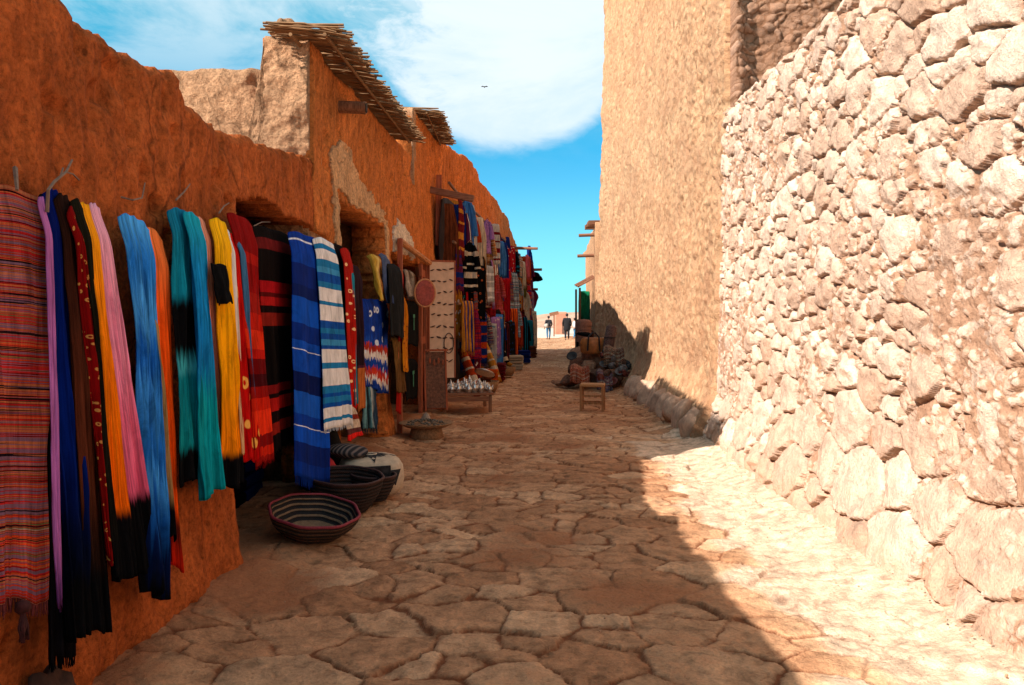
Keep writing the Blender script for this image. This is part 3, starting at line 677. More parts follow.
def hang(name, label, cat, top, bot, off, mat, folds=3, amp=.022, seed=0, gather=0, fringe=0, fmat=None, group='textiles hanging on the near mud wall', nu=56, nv=60, flare=.03, offb=None, hem=.03, solid=.006, shoulder=.03, curl=.5):
    (x0, y0), (x1, y1) = top; (a0, b0), (a1, b1) = bot
    ob = off if offb is None else offb
    gather = gather*.25 if gather > 0 else gather
    x1 += .06*(x1-x0)+.8; x0 -= .06*(x1-x0); Y0, Y1, B0, B1 = wallY(x0, off), wallY(x1, off), wallY(a0, ob), wallY(a1, ob)
    z0, z1, c0, c1 = zat(y0, Y0), zat(y1, Y1), zat(b0, B0), zat(b1, B1)
    def P(u, v):
        s = (Y0*(1-u) + Y1*u)*(1-v) + (B0*(1-u) + B1*u)*v
        z = (z0*(1-u) + z1*u)*(1-v) + (c0*(1-u) + c1*u)*v
        return (float(XL(s)) + off*(1-v) + ob*v, s, z)
    m = cloth_grid(P, nu, nv, folds, amp, seed, gather, hem, shoulder, flare, curl=curl)
    o = m.build(name, mat, None, True, solid=solid); tag(o, label, cat, group)
    if fringe:
        f = fringe_mb(m, nu, nv, fringe, 60, seed, .003)
        f.v = [tuple(Vector(p) - o.location) for p in f.v]; f.build('fringe', fmat or mat, o)
    return o
BLK = (.008, .008, .010)

_sc = {'r': (.50,.05,.05), 'l': (.20,.12,.16), 'k': (.03,.012,.02), 'p': (.46,.19,.10), 'o': (.70,.13,.05), 'g': (.13,.15,.07), 'w': (.40,.27,.25)}
STR = [(.30, sc(_sc['r'], .6)), (.345, BLK), (.355, _sc['r']), (.36, _sc['l']), (.40, _sc['k']), (.425, _sc['p']), (.45, _sc['o']), (.468, BLK), (.48, _sc['r']), (.50, _sc['l']), (.535, _sc['p']), (.56, _sc['k']), (.58, _sc['r']), (.61, _sc['g']), (.64, _sc['w']), (.67, _sc['o'])]
c_shawl = cloth_mat('berber_stripe', STR, 'noise', 'CONSTANT', streak=.5)
def cm(nm, els, **k): return cloth_mat(nm, els, **k)
hang('striped_shawl', 'woven shawl of thin red, lilac and black cross stripes, leftmost on the mud wall', 'shawl', ((-22, 176), (46, 195)), ((-16, 604), (38, 600)), .10, c_shawl, 2.2, .020, 1, .02, .05, plain_mat('maroon_wool', (.12,.02,.02), .95, .5, 60))
m = MB(); yk = wallY(20, .14); zk = zat(612, yk); xk = float(XL(yk)) + .15
m.blob((xk, yk, zk+.02), (.05, .055, .05), 3, 2, 2, .3)
for k in range(14): m.tube([(xk, yk, zk+.01), (xk+.008*math.sin(k), yk+.012*math.cos(k*2.4), zk-.05), (xk+.012*math.sin(k*1.7), yk+.016*math.cos(k*2.4), zk-.10)], [.005,.005,.003], 4)
tag(m.build('knotted_tassel', plain_mat('dark_wool', (.05, .012, .012), .95, .5, 60), smooth=True), 'dark red knotted tassel just under the leftmost striped shawl', 'tassel')
hang('scarf', 'long black scarf whose ragged end hangs lowest of all beside the striped shawl', 'scarf', ((44, 193), (66, 192)), ((38, 662), (63, 655)), .09, cm('black', [(0, BLK), (1, (.012,.01,.014))]), 2.5, .02, 2, .1, .04)
hang('scarf', 'narrow lilac scarf between the striped shawl and the navy scarf', 'scarf', ((45, 195), (50, 197)), ((48, 606), (53, 606)), .175, cm('lilac', [(0, (.55,.25,.50)), (.8, (.50,.22,.48)), (1, (.12,.05,.14))]), 1.2, .012, 3, .05, 0, nu=20)
hang('scarf', 'navy blue scarf that fades into black, right of the narrow lilac scarf', 'scarf', ((51, 188), (65, 190)), ((60, 640), (80, 636)), .15, cm('navy', [(0, (.008,.02,.12)), (.55, (.006,.03,.16)), (.82, (.004,.01,.05)), (.9, BLK)], dist=.15), 2.6, .026, 4, .1)
hang('scarf', 'dark brown scarf between the navy scarf and the thin red gilded one', 'scarf', ((62, 191), (77, 198)), ((80, 632), (102, 628)), .165, cm('umber', [(0, (.05,.018,.012)), (.6, (.11,.04,.022)), (.82, (.05,.02,.012)), (.88, BLK)], dist=.1), 2.5, .022, 5, .1)
hang('scarf', 'thin dark red scarf dotted with gold among the dark scarves', 'scarf', ((74, 206), (80, 208)), ((101, 560), (105, 566)), .195, cm('redgold', [(0, (.22,.012,.012)), (1, (.20,.01,.01))], dots=((.55,.25,.06), 3, 44)), 1.3, .015, 6, .1, nu=24)
hang('scarf', 'black olive scarf next to the orange dip dyed one', 'scarf', ((77, 196), (88, 202)), ((103, 580), (113, 576)), .185, cm('olive_black', [(0, (.025,.022,.010)), (.7, (.02,.018,.01)), (1, BLK)]), 1.8, .018, 7, .1, nu=30)
hang('scarf', 'bright orange yellow scarf dipped in black at its lower end', 'scarf', ((82, 202), (96, 204)), ((110, 582), (128, 572)), .165, cm('orange_dip', [(0, (.98,.50,.04)), (.5, (.98,.34,.015)), (.80, (.90,.26,.01)), (.84, BLK)], dist=.06), 2.4, .02, 8, .15, nu=40)
hang('scarf', 'rose pink scarf with a black end beside the orange yellow scarf', 'scarf', ((94, 202), (104, 205)), ((129, 576), (150, 566)), .15, cm('pink_dip', [(0, (.92,.55,.66)), (.35, (.90,.42,.56)), (.6, (.88,.28,.42)), (.76, (.82,.22,.36)), (.80, BLK)], dist=.08), 3, .016, 9, .1, nu=40)
hang('scarf', 'wide sky blue scarf with darker streaks and a navy end', 'scarf', ((124, 209), (153, 224)), ((138, 592), (166, 600)), .13, cm('sky_dip', [(0, (.16,.50,.85)), (.12, (.05,.28,.66)), (.25, (.14,.46,.84)), (.36, (.03,.18,.50)), (.47, (.10,.38,.78)), (.62, (.05,.26,.62)), (.68, (.12,.42,.80)), (.78, (.03,.16,.42)), (.88, (.006,.02,.07)), (1, BLK)], dist=.42, blot=.7), 3.5, .03, 10, .2, nu=70)
hang('scarf', 'vivid orange scarf hanging partly behind the wide sky blue scarf', 'scarf', ((148, 222), (166, 236)), ((164, 560), (176, 572)), .10, cm('orange_strip', [(0, (.90,.33,.12)), (.3, (.92,.20,.03)), (.8, (.85,.17,.02)), (.87, (.1,.02,.01)), (1, (.5,.04,.01))], dist=.05), 1.6, .02, 11, .1, nu=36)
hang('scarf', 'sand coloured narrow scarf between the sky blue and the orange scarf', 'scarf', ((150, 300), (156, 302)), ((157, 510), (168, 545)), .125, cm('sand', [(0, (.40,.28,.14)), (.8, (.36,.24,.12)), (.9, BLK)]), 1.2, .012, 12, .05, nu=20)
hang('scarf', 'teal tie dyed scarf with a black blotch in its middle', 'scarf', ((172, 207), (190, 209)), ((172, 485), (198, 480)), .12, cm('teal_tie', [(0, (.02,.22,.32)), (.30, (.02,.28,.36)), (.36, BLK), (.50, BLK), (.58, (.10,.45,.5)), (.62, (.01,.22,.26)), (.86, (.015,.26,.28)), (.90, BLK), (1, BLK)], dist=.12), 2.2, .03, 13, .2, nu=50)
hang('scarf', 'long teal scarf reaching below its tie dyed neighbour', 'scarf', ((188, 208), (203, 217)), ((194, 502), (217, 486)), .15, cm('teal', [(0, (.03,.40,.48)), (.2, (.03,.34,.60)), (.5, (.03,.30,.58)), (.7, (.012,.36,.40)), (1, (.01,.28,.32))], dist=.4), 2.4, .025, 14, .15, nu=44)
hang('scarf', 'pale salmon strip between the long teal and the yellow scarf', 'scarf', ((200, 216), (208, 219)), ((211, 440), (217, 436)), .12, cm('salmon', [(0, (.80,.42,.30)), (1, (.6,.25,.15))]), 1.1, .012, 15, .1, nu=20)
hang('scarf', 'golden yellow scarf with a black square patch and black lower end', 'scarf', ((214, 215), (230, 223)), ((216, 488), (238, 484)), .15, cm('yellow_dip', [(0, (.98,.62,.03)), (.5, (.98,.52,.015)), (.86, (.92,.36,.01)), (.9, BLK)], dist=.05), 2.2, .026, 16, .25, nu=46)
hang('scarf_end', 'short black cloth end folded over the yellow scarf', 'scarf', ((212, 263), (224, 265)), ((213, 306), (227, 302)), .19, cm('black_end', [(0, BLK), (1, BLK)]), 1.2, .01, 17, .0, nu=16, nv=16, curl=0, shoulder=0)
hang('scarf', 'thin white strip just right of the yellow scarf', 'scarf', ((229, 226), (233, 232)), ((236, 455), (239, 452)), .145, cm('white', [(0, (.8,.78,.76)), (1, (.7,.5,.3))]), 1.1, .008, 18, .1, nu=14)
hang('scarf', 'scarlet scarf printed with small gold rings', 'scarf', ((232, 230), (240, 240)), ((236, 464), (253, 458)), .14, cm('scarlet', [(0, (.62,.03,.02)), (1, (.50,.015,.015))], dots=((.85,.42,.08), 2, 9)), 1.6, .02, 19, .1, nu=30)
hang('scarf', 'slate blue thin scarf between the scarlet and the plaid shawl', 'scarf', ((239, 234), (243, 238)), ((247, 400), (250, 398)), .145, cm('slate', [(0, (.10,.22,.34)), (1, (.06,.12,.22))]), 1.1, .008, 20, .1, nu=14)
pl = [(0,(.24,.012,.012)), (.14,(.42,.03,.02)), (.18,(.28,.012,.012)), (.30,(.34,.03,.02)), (.38,(.52,.04,.02)), (.45,(.78,.09,.03)), (.53,(.55,.035,.02)), (.57,(.16,.008,.01)), (.63,(.06,.006,.01)), (.68,(.30,.02,.015)), (.73,(.62,.05,.02)), (.78,(.80,.09,.03)), (.88,(.22,.012,.012)), (.93,(.60,.05,.02)), (.97,(.3,.02,.015))]
hang('plaid_shawl', 'red and maroon broad check shawl at the edge of the first doorway', 'shawl', ((232, 209), (254, 222)), ((249, 465), (271, 458)), .12, cm('red_plaid', pl, interp='CONSTANT', streak=.35), 1.5, .022, 21, .05, .02, nu=40, offb=.14)
bs = [(0,(.012,.006,.006)), (.05,(.14,.02,.02)), (.10,(.012,.006,.006)), (.24,(.40,.02,.03)), (.29,(.10,.01,.01)), (.31,(.42,.03,.03)), (.35,(.02,.006,.006)), (.38,(.22,.03,.02)), (.44,(.010,.006,.006)), (.70,(.20,.02,.02)), (.74,(.03,.008,.008)), (.76,(.42,.03,.025)), (.82,(.02,.006,.006)), (.87,(.25,.03,.02)), (.92,(.012,.006,.006))]
hang('banded_shawl', 'black shawl with groups of crimson bands hanging in the dark doorway', 'shawl', ((257, 222), (294, 236)), ((266, 452), (294, 440)), .04, cm('black_red', bs, interp='CONSTANT', streak=.35), 2, .018, 22, .05, .02, nu=44)
bl = [(0,(.015,.07,.28)), (.025,(.75,.78,.85)), (.032,(.015,.09,.36)), (.13,(.012,.04,.18)), (.22,(.010,.028,.12)), (.27,(.02,.14,.50)), (.38,(.012,.05,.22)), (.45,(.02,.13,.48)), (.485,(.75,.78,.85)), (.492,(.02,.12,.45)), (.58,(.008,.02,.09)), (.66,(.03,.16,.52)), (.75,(.015,.08,.34)), (.795,(.75,.78,.85)), (.80,(.02,.13,.50)), (.86,(.01,.035,.16)), (.94,(.012,.06,.26))]
hang('striped_shawl', 'deep blue shawl with broad tonal stripes and thin white lines', 'shawl', ((293, 228), (322, 241)), ((292, 474), (325, 482)), .13, cm('blue_stripe', bl, interp='CONSTANT', streak=.3), 1.8, .022, 23, .04, .07, nu=50, offb=.17)
W = (.78,.76,.74); T1 = (.04,.24,.42); T2 = (.02,.12,.36)
wb = [(0,W), (.03,T1), (.055,W), (.11,T1), (.15,(.1,.35,.55)), (.18,T2), (.23,T1), (.26,W), (.33,T1), (.35,W), (.43,T2), (.47,T1), (.50,T2), (.53,(.1,.35,.55)), (.56,T2), (.58,W), (.65,T1), (.68,W), (.77,T1), (.81,T2), (.83,T1), (.86,T2), (.885,W), (.94,T1), (.96,W)]
hang('striped_shawl', 'white shawl crossed by groups of turquoise and blue bands', 'shawl', ((317, 235), (334, 242)), ((322, 431), (348, 424)), .15, cm('white_blue', wb, interp='CONSTANT', streak=.2), 1.5, .018, 24, .04, .03, nu=44, offb=.20)

# in and around the second doorway
g2 = 'textiles hanging at the shop doorways'
hang('scarf', 'narrow red embroidered scarf on the pier right of the white and blue shawl', 'scarf', ((343, 246), (351, 250)), ((347, 408), (354, 408)), .12, cm('red_embroidered', [(0, (.38,.03,.02)), (1, (.5,.035,.02))], dots=((.85,.55,.25), 1.5, 22)), 1.3, .012, 30, .1, group=g2, nu=20)
hang('scarf', 'black scarf hanging left of the narrow red embroidered one', 'scarf', ((335, 242), (344, 246)), ((344, 415), (350, 414)), .07, cm('soft_black', [(0, (.02,.01,.012)), (1, BLK)]), 1.3, .012, 31, .1, group=g2, nu=20)
hang('shawl', 'plum shawl with a tan lower border in the second doorway', 'shawl', ((352, 262), (361, 268)), ((354, 411), (363, 408)), .10, cm('plum', [(0, (.05,.018,.03)), (.69, (.07,.025,.04)), (.71, (.42,.17,.06)), (1, (.38,.14,.05))], interp='CONSTANT'), 1.6, .02, 32, .1, group=g2, nu=24)
hang('scarf', 'thin turquoise scarf beside the plum shawl', 'scarf', ((351, 262), (353, 263)), ((352, 405), (355, 404)), .13, cm('turquoise', [(0, (.04,.25,.32)), (1, (.03,.2,.25))]), 1, .006, 33, .1, group=g2, nu=10)
hang('hanging_rug', 'small cream and red patterned rug at the foot of the second doorway', 'rug', ((345, 404), (353, 404)), ((344, 440), (360, 436)), .16, cm('cream_red', [(0, (.6,.5,.4)), (.3, (.25,.05,.03)), (.45, (.62,.52,.42)), (.7, (.12,.05,.05)), (.85, (.7,.05,.04))], interp='CONSTANT'), 1.3, .015, 34, .0, group=g2, nu=20, nv=20)
hang('patterned_cloth', 'royal blue cloth with white and red slanting stripes in the second doorway', 'cloth', ((361, 298), (386, 300)), ((361, 386), (386, 396)), .06, cm('blue_star', [(0, (.02,.07,.28)), (.42, (.03,.10,.35)), (.5, (.45,.08,.05)), (.58, (.7,.66,.62)), (.66, (.02,.08,.3)), (.76, (.5,.08,.05)), (.86, (.7,.66,.62)), (.92, (.02,.06,.22))], interp='CONSTANT', dist=.35, dots=((.55,.62,.72), 6, 7)), 4, .03, 35, .1, group=g2, nu=44, nv=40)
hang('strand_bundle', 'bundle of teal and silver yarn strands under the royal blue cloth', 'yarn', ((361, 382), (374, 386)), ((360, 428), (375, 430)), .10, cm('teal_yarn', [(0, (.03,.05,.06)), (.25, (.18,.32,.34)), (.4, (.02,.03,.04)), (.55, (.1,.25,.30)), (.7, (.4,.42,.4)), (.8, (.03,.05,.07))], axis='u', streak=.9), 6, .02, 36, .1, .06, group=g2, nu=40, nv=24)
hang('scarf', 'gathered gold and olive scarf bulging high in the second doorway', 'scarf', ((372, 254), (377, 255)), ((377, 300), (382, 302)), .14, cm('gold_olive', [(0, (.18,.15,.04)), (.5, (.55,.40,.10)), (.8, (.65,.52,.22)), (1, (.4,.2,.08))], axis='u'), 1.5, .03, 37, -.9, group=g2, nu=24, nv=30)
hang('scarf', 'blue grey scarf right of the gathered gold scarf', 'scarf', ((381, 252), (388, 256)), ((384, 302), (390, 304)), .12, cm('blue_grey', [(0, (.10,.13,.20)), (1, (.06,.08,.14))]), 2, .02, 38, .1, group=g2, nu=20, nv=30)
hang('coat', 'long charcoal coat on the pier between the two shop doorways', 'coat', ((388, 262), (400, 266)), ((388, 336), (402, 338)), .16, cm('charcoal', [(0, (.025,.027,.03)), (1, (.03,.032,.034))]), 2, .03, 39, .35, group=g2, nu=30, nv=30)
hang('skirt', 'khaki skirt hanging under the charcoal coat', 'skirt', ((393, 336), (402, 338)), ((393, 392), (404, 392)), .13, cm('khaki', [(0, (.16,.10,.04)), (1, (.12,.07,.03))]), 2, .02, 40, .1, group=g2, nu=20, nv=30)
hang('scarf', 'mustard scarf just right of the charcoal coat', 'scarf', ((403, 296), (406, 298)), ((401, 372), (407, 370)), .15, cm('mustard', [(0, (.45,.20,.02)), (1, (.6,.28,.03))], dots=((.2,.05,.01), 2, 16)), 1.2, .02, 41, .1, group=g2, nu=14)
hang('scarf', 'thin crimson scarf between the pier and the third doorway', 'scarf', ((400, 262), (403, 264)), ((394, 412), (399, 414)), .11, cm('crimson', [(0, (.30,.02,.03)), (.6, (.25,.03,.03)), (.62, (.5,.2,.1)), (.75, (.35,.03,.02))]), 1.2, .015, 42, .1, group=g2, nu=14)
hang('strand_bundle', 'pale grey strands hung in the opening of the third doorway', 'yarn', ((404, 268), (414, 272)), ((405, 296), (414, 298)), .02, cm('grey_yarn', [(0, (.12,.10,.09)), (.3, (.38,.34,.30)), (.5, (.06,.04,.03)), (.7, (.35,.32,.28)), (1, (.10,.06,.04))], axis='u', streak=.9), 5, .02, 43, .1, .05, group=g2, nu=30, nv=16)
# black shirts with a green letter
def tshirt(top, bot, off, sd, label):
    o = hang('shirt', label, 'shirt', top, bot, off, cloth_mat('shirt_black', [(0, (.012,.012,.014)), (1, (.012,.012,.014))]), 1.2, .012, sd, .0, group=g2, nu=20, nv=20)
    ym = (wallY(top[0][0], off) + wallY(top[1][0], off))/2; zt = zat((top[0][1]+bot[0][1])/2, ym); x = float(XL(ym)) + off + .045
    m = MB(); m.box((x, ym, zt+.10), (.006, .19, .05)); m.box((x, ym, zt-.02), (.006, .05, .19))
    m.build('printed_letter', plain_mat('green_print', (.05, .22, .12), .8), o, world=True)
tshirt(((405, 300), (417, 302)), ((405, 345), (416, 346)), .03, 44, 'black shirt with a green letter T, the upper of two in the third doorway')
tshirt(((405, 358), (416, 359)), ((404, 400), (415, 398)), .03, 45, 'black shirt with a green letter T, the lower of two in the third doorway')

# wood round the third doorway
m = MB(); y_ = 10.9; m.box((float(XL(y_))+.10, y_, 1.33), (.07, .07, 2.66), jit=.004); tag(m.build('door_post', M_red, bevel=.006), 'red brown wooden post at the near side of the third doorway', 'post')
m = MB(); m.tube([(float(XL(10.95))+.09, 10.98, 2.63), (float(XL(14))+.12, 14.2, 2.46)], .045, 8); tag(m.build('lintel_pole', wood_mat('orange_wood', (.42,.17,.06), 1)), 'orange brown pole lying across the top of the third doorway', 'pole')
m = MB()
for y_ in (13.0, 13.5, 14.05): m.box((float(XL(y_))+.05, y_, 1.24), (.06, .16, 2.42), jit=.004)
for z_ in (.12, 1.2, 2.3): m.box((float(XL(13.5))+.03, 13.5, z_), (.05, 1.2, .12))
o = m.build('shop_shutter', M_red, bevel=.005); tag(o, 'red brown plank shutter beside the pale bracelet board', 'shutter')
# round plaque
m = MB(); Mx = Matrix.Rotation(R(72), 4, 'Y') @ Matrix.Rotation(R(0), 4, 'Z')
pc = (-1.35, 12.4, zat(293, 12.4)); Mp = Matrix.Translation(pc) @ Euler((R(90), 0, R(28))).to_matrix().to_4x4()
m.lathe([(.0, .02), (.10, .03), (.15, .02), (.17, .0), (.0, -.01)], 24, Mp, sy=1.25); pq = m.build('round_plaque', plain_mat('red_leather', (.30,.05,.035), .6, .4, 25)); tag(pq, 'oval red leather plaque with an orange rim hung left of the bracelet board', 'plaque')
m = MB(); m.torus((0,0,0), .17, .016, Mp, sy=1.25); m.build('rim', plain_mat('rim_orange', (.50,.20,.08), .6), pq, world=True)

# board of bracelets
def quadM(x0, x1, py0, py1, Y, yaw):
    xc = ((x0+x1)/2 - 512)/F*Y; w = (x1-x0)/F*Y/math.cos(yaw); zt, zb = zat(py0, Y), zat(py1, Y)
    return xc, w, zt, zb
Yb = 13.6; yaw = R(24); xc, w, zt, zb = quadM(430, 453.5, 262, 378, Yb, yaw); h = zt - zb
bd = thing('bracelet_board', 'upright pale cloth covered board pinned with rows of dark bracelets', 'display board', (xc, Yb, zb), yaw)
m = MB(); m.box((0, 0, h/2), (w, .03, h)); m.build('panel', plain_mat('cream_felt', (.62,.40,.26), .95, .15, 8), bd, bevel=.004)
m = MB(); m.box((0, -.0, h+.015), (w+.05, .045, .03)); m.box((-w/2-.012, 0, h/2), (.022, .045, h)); m.box((w/2+.012, 0, h/2), (.022, .045, h)); m.build('frame', M_red, bd)
brmat = plain_mat('dark_bead', (.07,.03,.02), .5, .5, 60)
rb = random.Random(4); pos = []
for r_i in range(9):
    for c_i in range(4):
        pos.append((-w/2 + w*(c_i+.5)/4 + rb.uniform(-.012,.012), h*(.93 - r_i*.098) + rb.uniform(-.02,.02)))
Mb = Matrix.Translation((xc, Yb, zb)) @ Euler((0,0,yaw)).to_matrix().to_4x4()
proto = None
for k, (bx_, bz_) in enumerate(pos):
    if proto is None:
        mm = MB(); pts = [(-.028,0,.000), (-.014,-.010,-.001), (0,-.014,.0), (.014,-.010,.001), (.028,0,.002)]; mm.tube(pts, [.007,.012,.014,.012,.007], 6)
        me = mm.build('bracelet', brmat); me.location = (0,0,0); proto = me; o = me
        tag(o, 'small dark bracelet pinned in the rows on the pale upright board', 'bracelet', 'bracelets pinned to the pale board')
    else: o = proto.copy(); C.objects.link(o)
    o.location = Mb @ Vector((bx_, -.024, bz_)); o.rotation_euler = (0, rb.uniform(-.5, .5), yaw); s_ = rb.uniform(1.0, 1.6); o.scale = (s_, 1.2, rb.uniform(.8, 1.2))
m = MB(); m.torus((0,0,0), .085, .008, Mb @ Matrix.Translation((w*.27, -.03, h*.30)) @ Matrix.Rotation(R(90), 4, 'X'), sy=2.0); tag(m.build('bead_necklace', brmat), 'long dark bead necklace looped low on the pale bracelet board', 'necklace')
# carved panel below
cb = thing('carved_panel', 'dark brown carved wooden panel leaning under the bracelet board', 'panel', (-1.26, 13.15, .05), R(22))
m = MB(); m.box((0, 0, .50), (.34, .03, .92), (R(-6),0,0)); m.build('panel', plain_mat('carved_brown', (.13,.05,.025), .6, .6, 22, bd=.02), cb)
m = MB()
for (c_, s_) in (((-.18,0,.5),(.03,.05,1.0)), ((.18,0,.5),(.03,.05,1.0)), ((0,-.047,.99),(.39,.05,.03)), ((0,.05,.03),(.39,.05,.03))): m.box(c_, s_, (R(-6),0,0))
m.build('frame', M_red, cb)
m = MB()
for k in range(4): m.blob((-.11+.075*k, -.05, .82 - .03*(k % 2)), (.045, .02, .10), k, 2, 2, .1)
m.build('carved_drops', M_red, cb)

# tall plank, beam and the goods on them
m = MB(); m.box((-1.36, 14.75, 3.55), (.10, .06, 1.3), (0, R(1), R(20)), jit=.006); tag(m.build('upright_plank', M_red, bevel=.005), 'red brown upright plank against the wall under the projecting beam', 'plank')
m = MB(); m.box((-1.2, 14.45, 3.82), (1.05, .11, .12), (0, R(13), R(-6)), jit=.006); tag(m.build('projecting_beam', M_woodx, bevel=.008), 'dark red wooden beam projecting from the wall above the crowded stalls', 'beam')
m = MB(); m.box((-1.585, 13.35, 3.2), (.05, .05, 1.9)); tag(m.build('slot_strip', M_wood), 'thin dark strip standing in for the shaded slot in the wall left of the projecting beam', 'post')  # solid dark strip put where the wall has only a shaded slot

# ------------------------------------------------------------------ crowded stalls down the left side
PAL = {'plum': (.09,.02,.05), 'rust': (.34,.07,.02), 'cream': (.55,.46,.36), 'silver grey': (.36,.35,.34), 'teal': (.01,.13,.17), 'navy': (.012,.03,.12), 'crimson': (.32,.02,.03),
       'orange': (.62,.16,.03), 'ochre': (.42,.22,.05), 'charcoal': (.02,.02,.022), 'olive': (.10,.09,.03), 'white': (.66,.64,.62), 'rose': (.48,.14,.16), 'brown': (.13,.05,.025), 'sky blue': (.09,.22,.42), 'black': BLK, 'maroon': (.12,.015,.02), 'lilac': (.30,.18,.36)}
names = list(PAL)
stmats = {}
def stall_mat(c1, pat, c2):
    k = (c1, pat, c2)
    if k in stmats: return stmats[k]
    a, b = PAL[c1], PAL[c2]
    if pat == 'plain': e = [(0, a), (1, sc(a, .8))]; r = cloth_mat('_'.join(k).replace(' ', '_'), e, streak=.8, sscale=16)
    elif pat == 'banded': e = [(0, a), (.2, b), (.27, a), (.42, b), (.46, a), (.6, b), (.72, a), (.85, b), (.9, a)]; r = cloth_mat('_'.join(k).replace(' ', '_'), e, interp='CONSTANT', streak=.5, sscale=16)
    elif pat == 'striped': e = [(0, a), (.18, b), (.28, a), (.45, b), (.55, a), (.72, b), (.8, a), (.93, b)]; r = cloth_mat('_'.join(k).replace(' ', '_'), e, axis='u', interp='CONSTANT', streak=.6, sscale=16)
    elif pat == 'woven':
        q = sc(a, .4); e = [(.3, a), (.38, b), (.42, q), (.46, a), (.5, sc(b, .6)), (.54, a), (.57, (.3,.06,.02)), (.61, q), (.65, b), (.7, a)]; r = cloth_mat('_'.join(k).replace(' ', '_'), e, 'noise', 'CONSTANT', streak=.9, sscale=14)
    else: e = [(0, a), (1, a)]; r = cloth_mat('_'.join(k).replace(' ', '_'), e, streak=.6, sscale=16, dots=(b, 4, 12))
    stmats[k] = r; return r
def stall_item(kind, x, y, zt, L, w, yaw, mat, seed, label, group):
    t = thing(kind, label, {'robe':'robe','scarf':'scarf','small_rug':'rug','shawl':'shawl','strand_bundle':'yarn'}[kind], (x, y, zt - L), yaw, group)
    if kind == 'robe':
        def P(u, v):
            ww = w*(.34 + .26*sstep(0, .12, v) + .40*v); return ((u-.5)*ww, 0, L*(1-v) + .02)
        m = cloth_grid(P, 12, 16, 2.0, .025, seed, 0, .02, .03, .02, nrm=Vector((0,-1,0))); m.build('body', mat, t, True, solid=.012)
        for s_ in (-1, 1):
            m = MB(); r_ = random.Random(seed+s_); n_s = 8
            pts = [(s_*w*.20, 0, L*.95), (s_*w*.36, -.01, L*.80), (s_*w*.46, -.02, L*.58), (s_*w*.50, -.02, L*.44)]
            m.tube(pts, [.04, .06, .065, .075], n_s, False); m.uv = [(.3 + .4*(i % n_s)/n_s, .1 + .4*(i//n_s)/3) for i in range(4*n_s)]; m.build('sleeve', mat, t, True)
        m = MB(); m.tube([(-w*.18, 0, L+.0), (0, 0, L+.06), (w*.18, 0, L+.0)], .008, 5); m.build('hanger', M_wood, t)
    else:
        ww0 = w
        g_ = {'scarf': .35, 'small_rug': 0, 'shawl': .1, 'strand_bundle': .4}[kind]
        def P(u, v): return ((u-.5)*ww0, 0, L*(1-v))
        fo = {'scarf': 2.2, 'small_rug': .8, 'shawl': 2.5, 'strand_bundle': 5}[kind]
        m = cloth_grid(P, 16 if kind != 'strand_bundle' else 26, 14, fo, .02, seed, g_, .05, .02, .02, nrm=Vector((0,-1,0))); m.build('cloth', mat, t, True, solid=.01)
        f = fringe_mb(m, 16 if kind != 'strand_bundle' else 26, 14, .09, 12, seed, .006); f.build('fringe', mat, t)
    return t
rs = random.Random(21); used_labels = set()
rows = [('top', 3.95, 1.15), ('middle', 2.86, 1.2), ('bottom', 1.72, 1.25)]
ptype = {'woven': 'with {} weaving', 'plain': '', 'banded': 'with {} bands', 'striped': 'with {} stripes', 'dotted': 'with {} rings'}
for ri, (rn, zt0, L0) in enumerate(rows):
    items = []; y = 15.0 + .15*ri; last = None
    while y < 35.2:
        if ri == 0: kind = rs.choice(['robe', 'strand_bundle', 'scarf', 'robe', 'shawl'])
        elif ri == 1: kind = rs.choice(['robe', 'scarf', 'small_rug', 'shawl', 'robe'])
        else: kind = rs.choice(['small_rug', 'scarf', 'shawl', 'small_rug', 'robe'])
        c1 = rs.choice([n for n in names if n != last] + (['silver grey', 'cream', 'brown', 'white'] if ri == 0 and y < 22 else ['navy', 'black', 'plum', 'charcoal', 'maroon', 'teal', 'crimson'])); last = c1
        pat = 'plain' if kind == 'strand_bundle' else rs.choice(['woven', 'banded', 'striped', 'dotted', 'plain', 'woven'])
        c2 = rs.choice([n for n in ('cream', 'rust', 'navy', 'ochre', 'white', 'maroon', 'teal') if n != c1])
        items.append((kind, c1, pat, c2, y)); y += rs.uniform(.28, .44)*(1 + (y-15)*.02)
    for i, (kind, c1, pat, c2, y) in enumerate(items):
        kw = kind.replace('_', ' ')
        nb = items[i-1] if i else None; na = items[i+1] if i+1 < len(items) else None
        d = f"{c1} {kw}" + (' ' + ptype[pat].format(c2) if pat != 'plain' else '')
        if nb and na: lab = f"{d}, {rn} row, between {nb[1]} {nb[0].replace('_',' ')} and {na[1]} {na[0].replace('_',' ')}"
        elif na: lab = f"{d}, first in the {rn} row beyond the bracelet board"
        else: lab = f"{d}, farthest of the {rn} row of the stalls"
        if lab in used_labels: lab = lab.replace(f'{rn} row', f'far part of {rn} row')
        used_labels.add(lab)
        far = sstep(26, 35, y)
        x = float(XL(y)) + rs.uniform(.14, .50) + [-.02, .06, .12][ri]*1.5 + .15*float(far)
        stall_item(kind, x, y, zt0 + rs.uniform(-.32, .2), L0*rs.uniform(.7, 1.2), rs.uniform(.24, .46), R(90) - R(rs.uniform(10, 75)) + math.pi*0, stall_mat(c1, pat, c2), 100*ri + i, lab, f'textiles in the {rn} row of the far stalls')
    m = MB(); yy = np.linspace(14.8, 35.4, 14); m.tube([(float(XL(v)) + .26 + [0,.08,.15][ri], v, zt0 + .10 + .02*math.sin(v)) for v in yy], .028, 8)
    tag(m.build('clothes_rail', wood_mat('rail_%s' % rn, (.16,.08,.045), 1)), f'long wooden clothes rail carrying the {rn} row of textiles in the far stalls', 'rail')
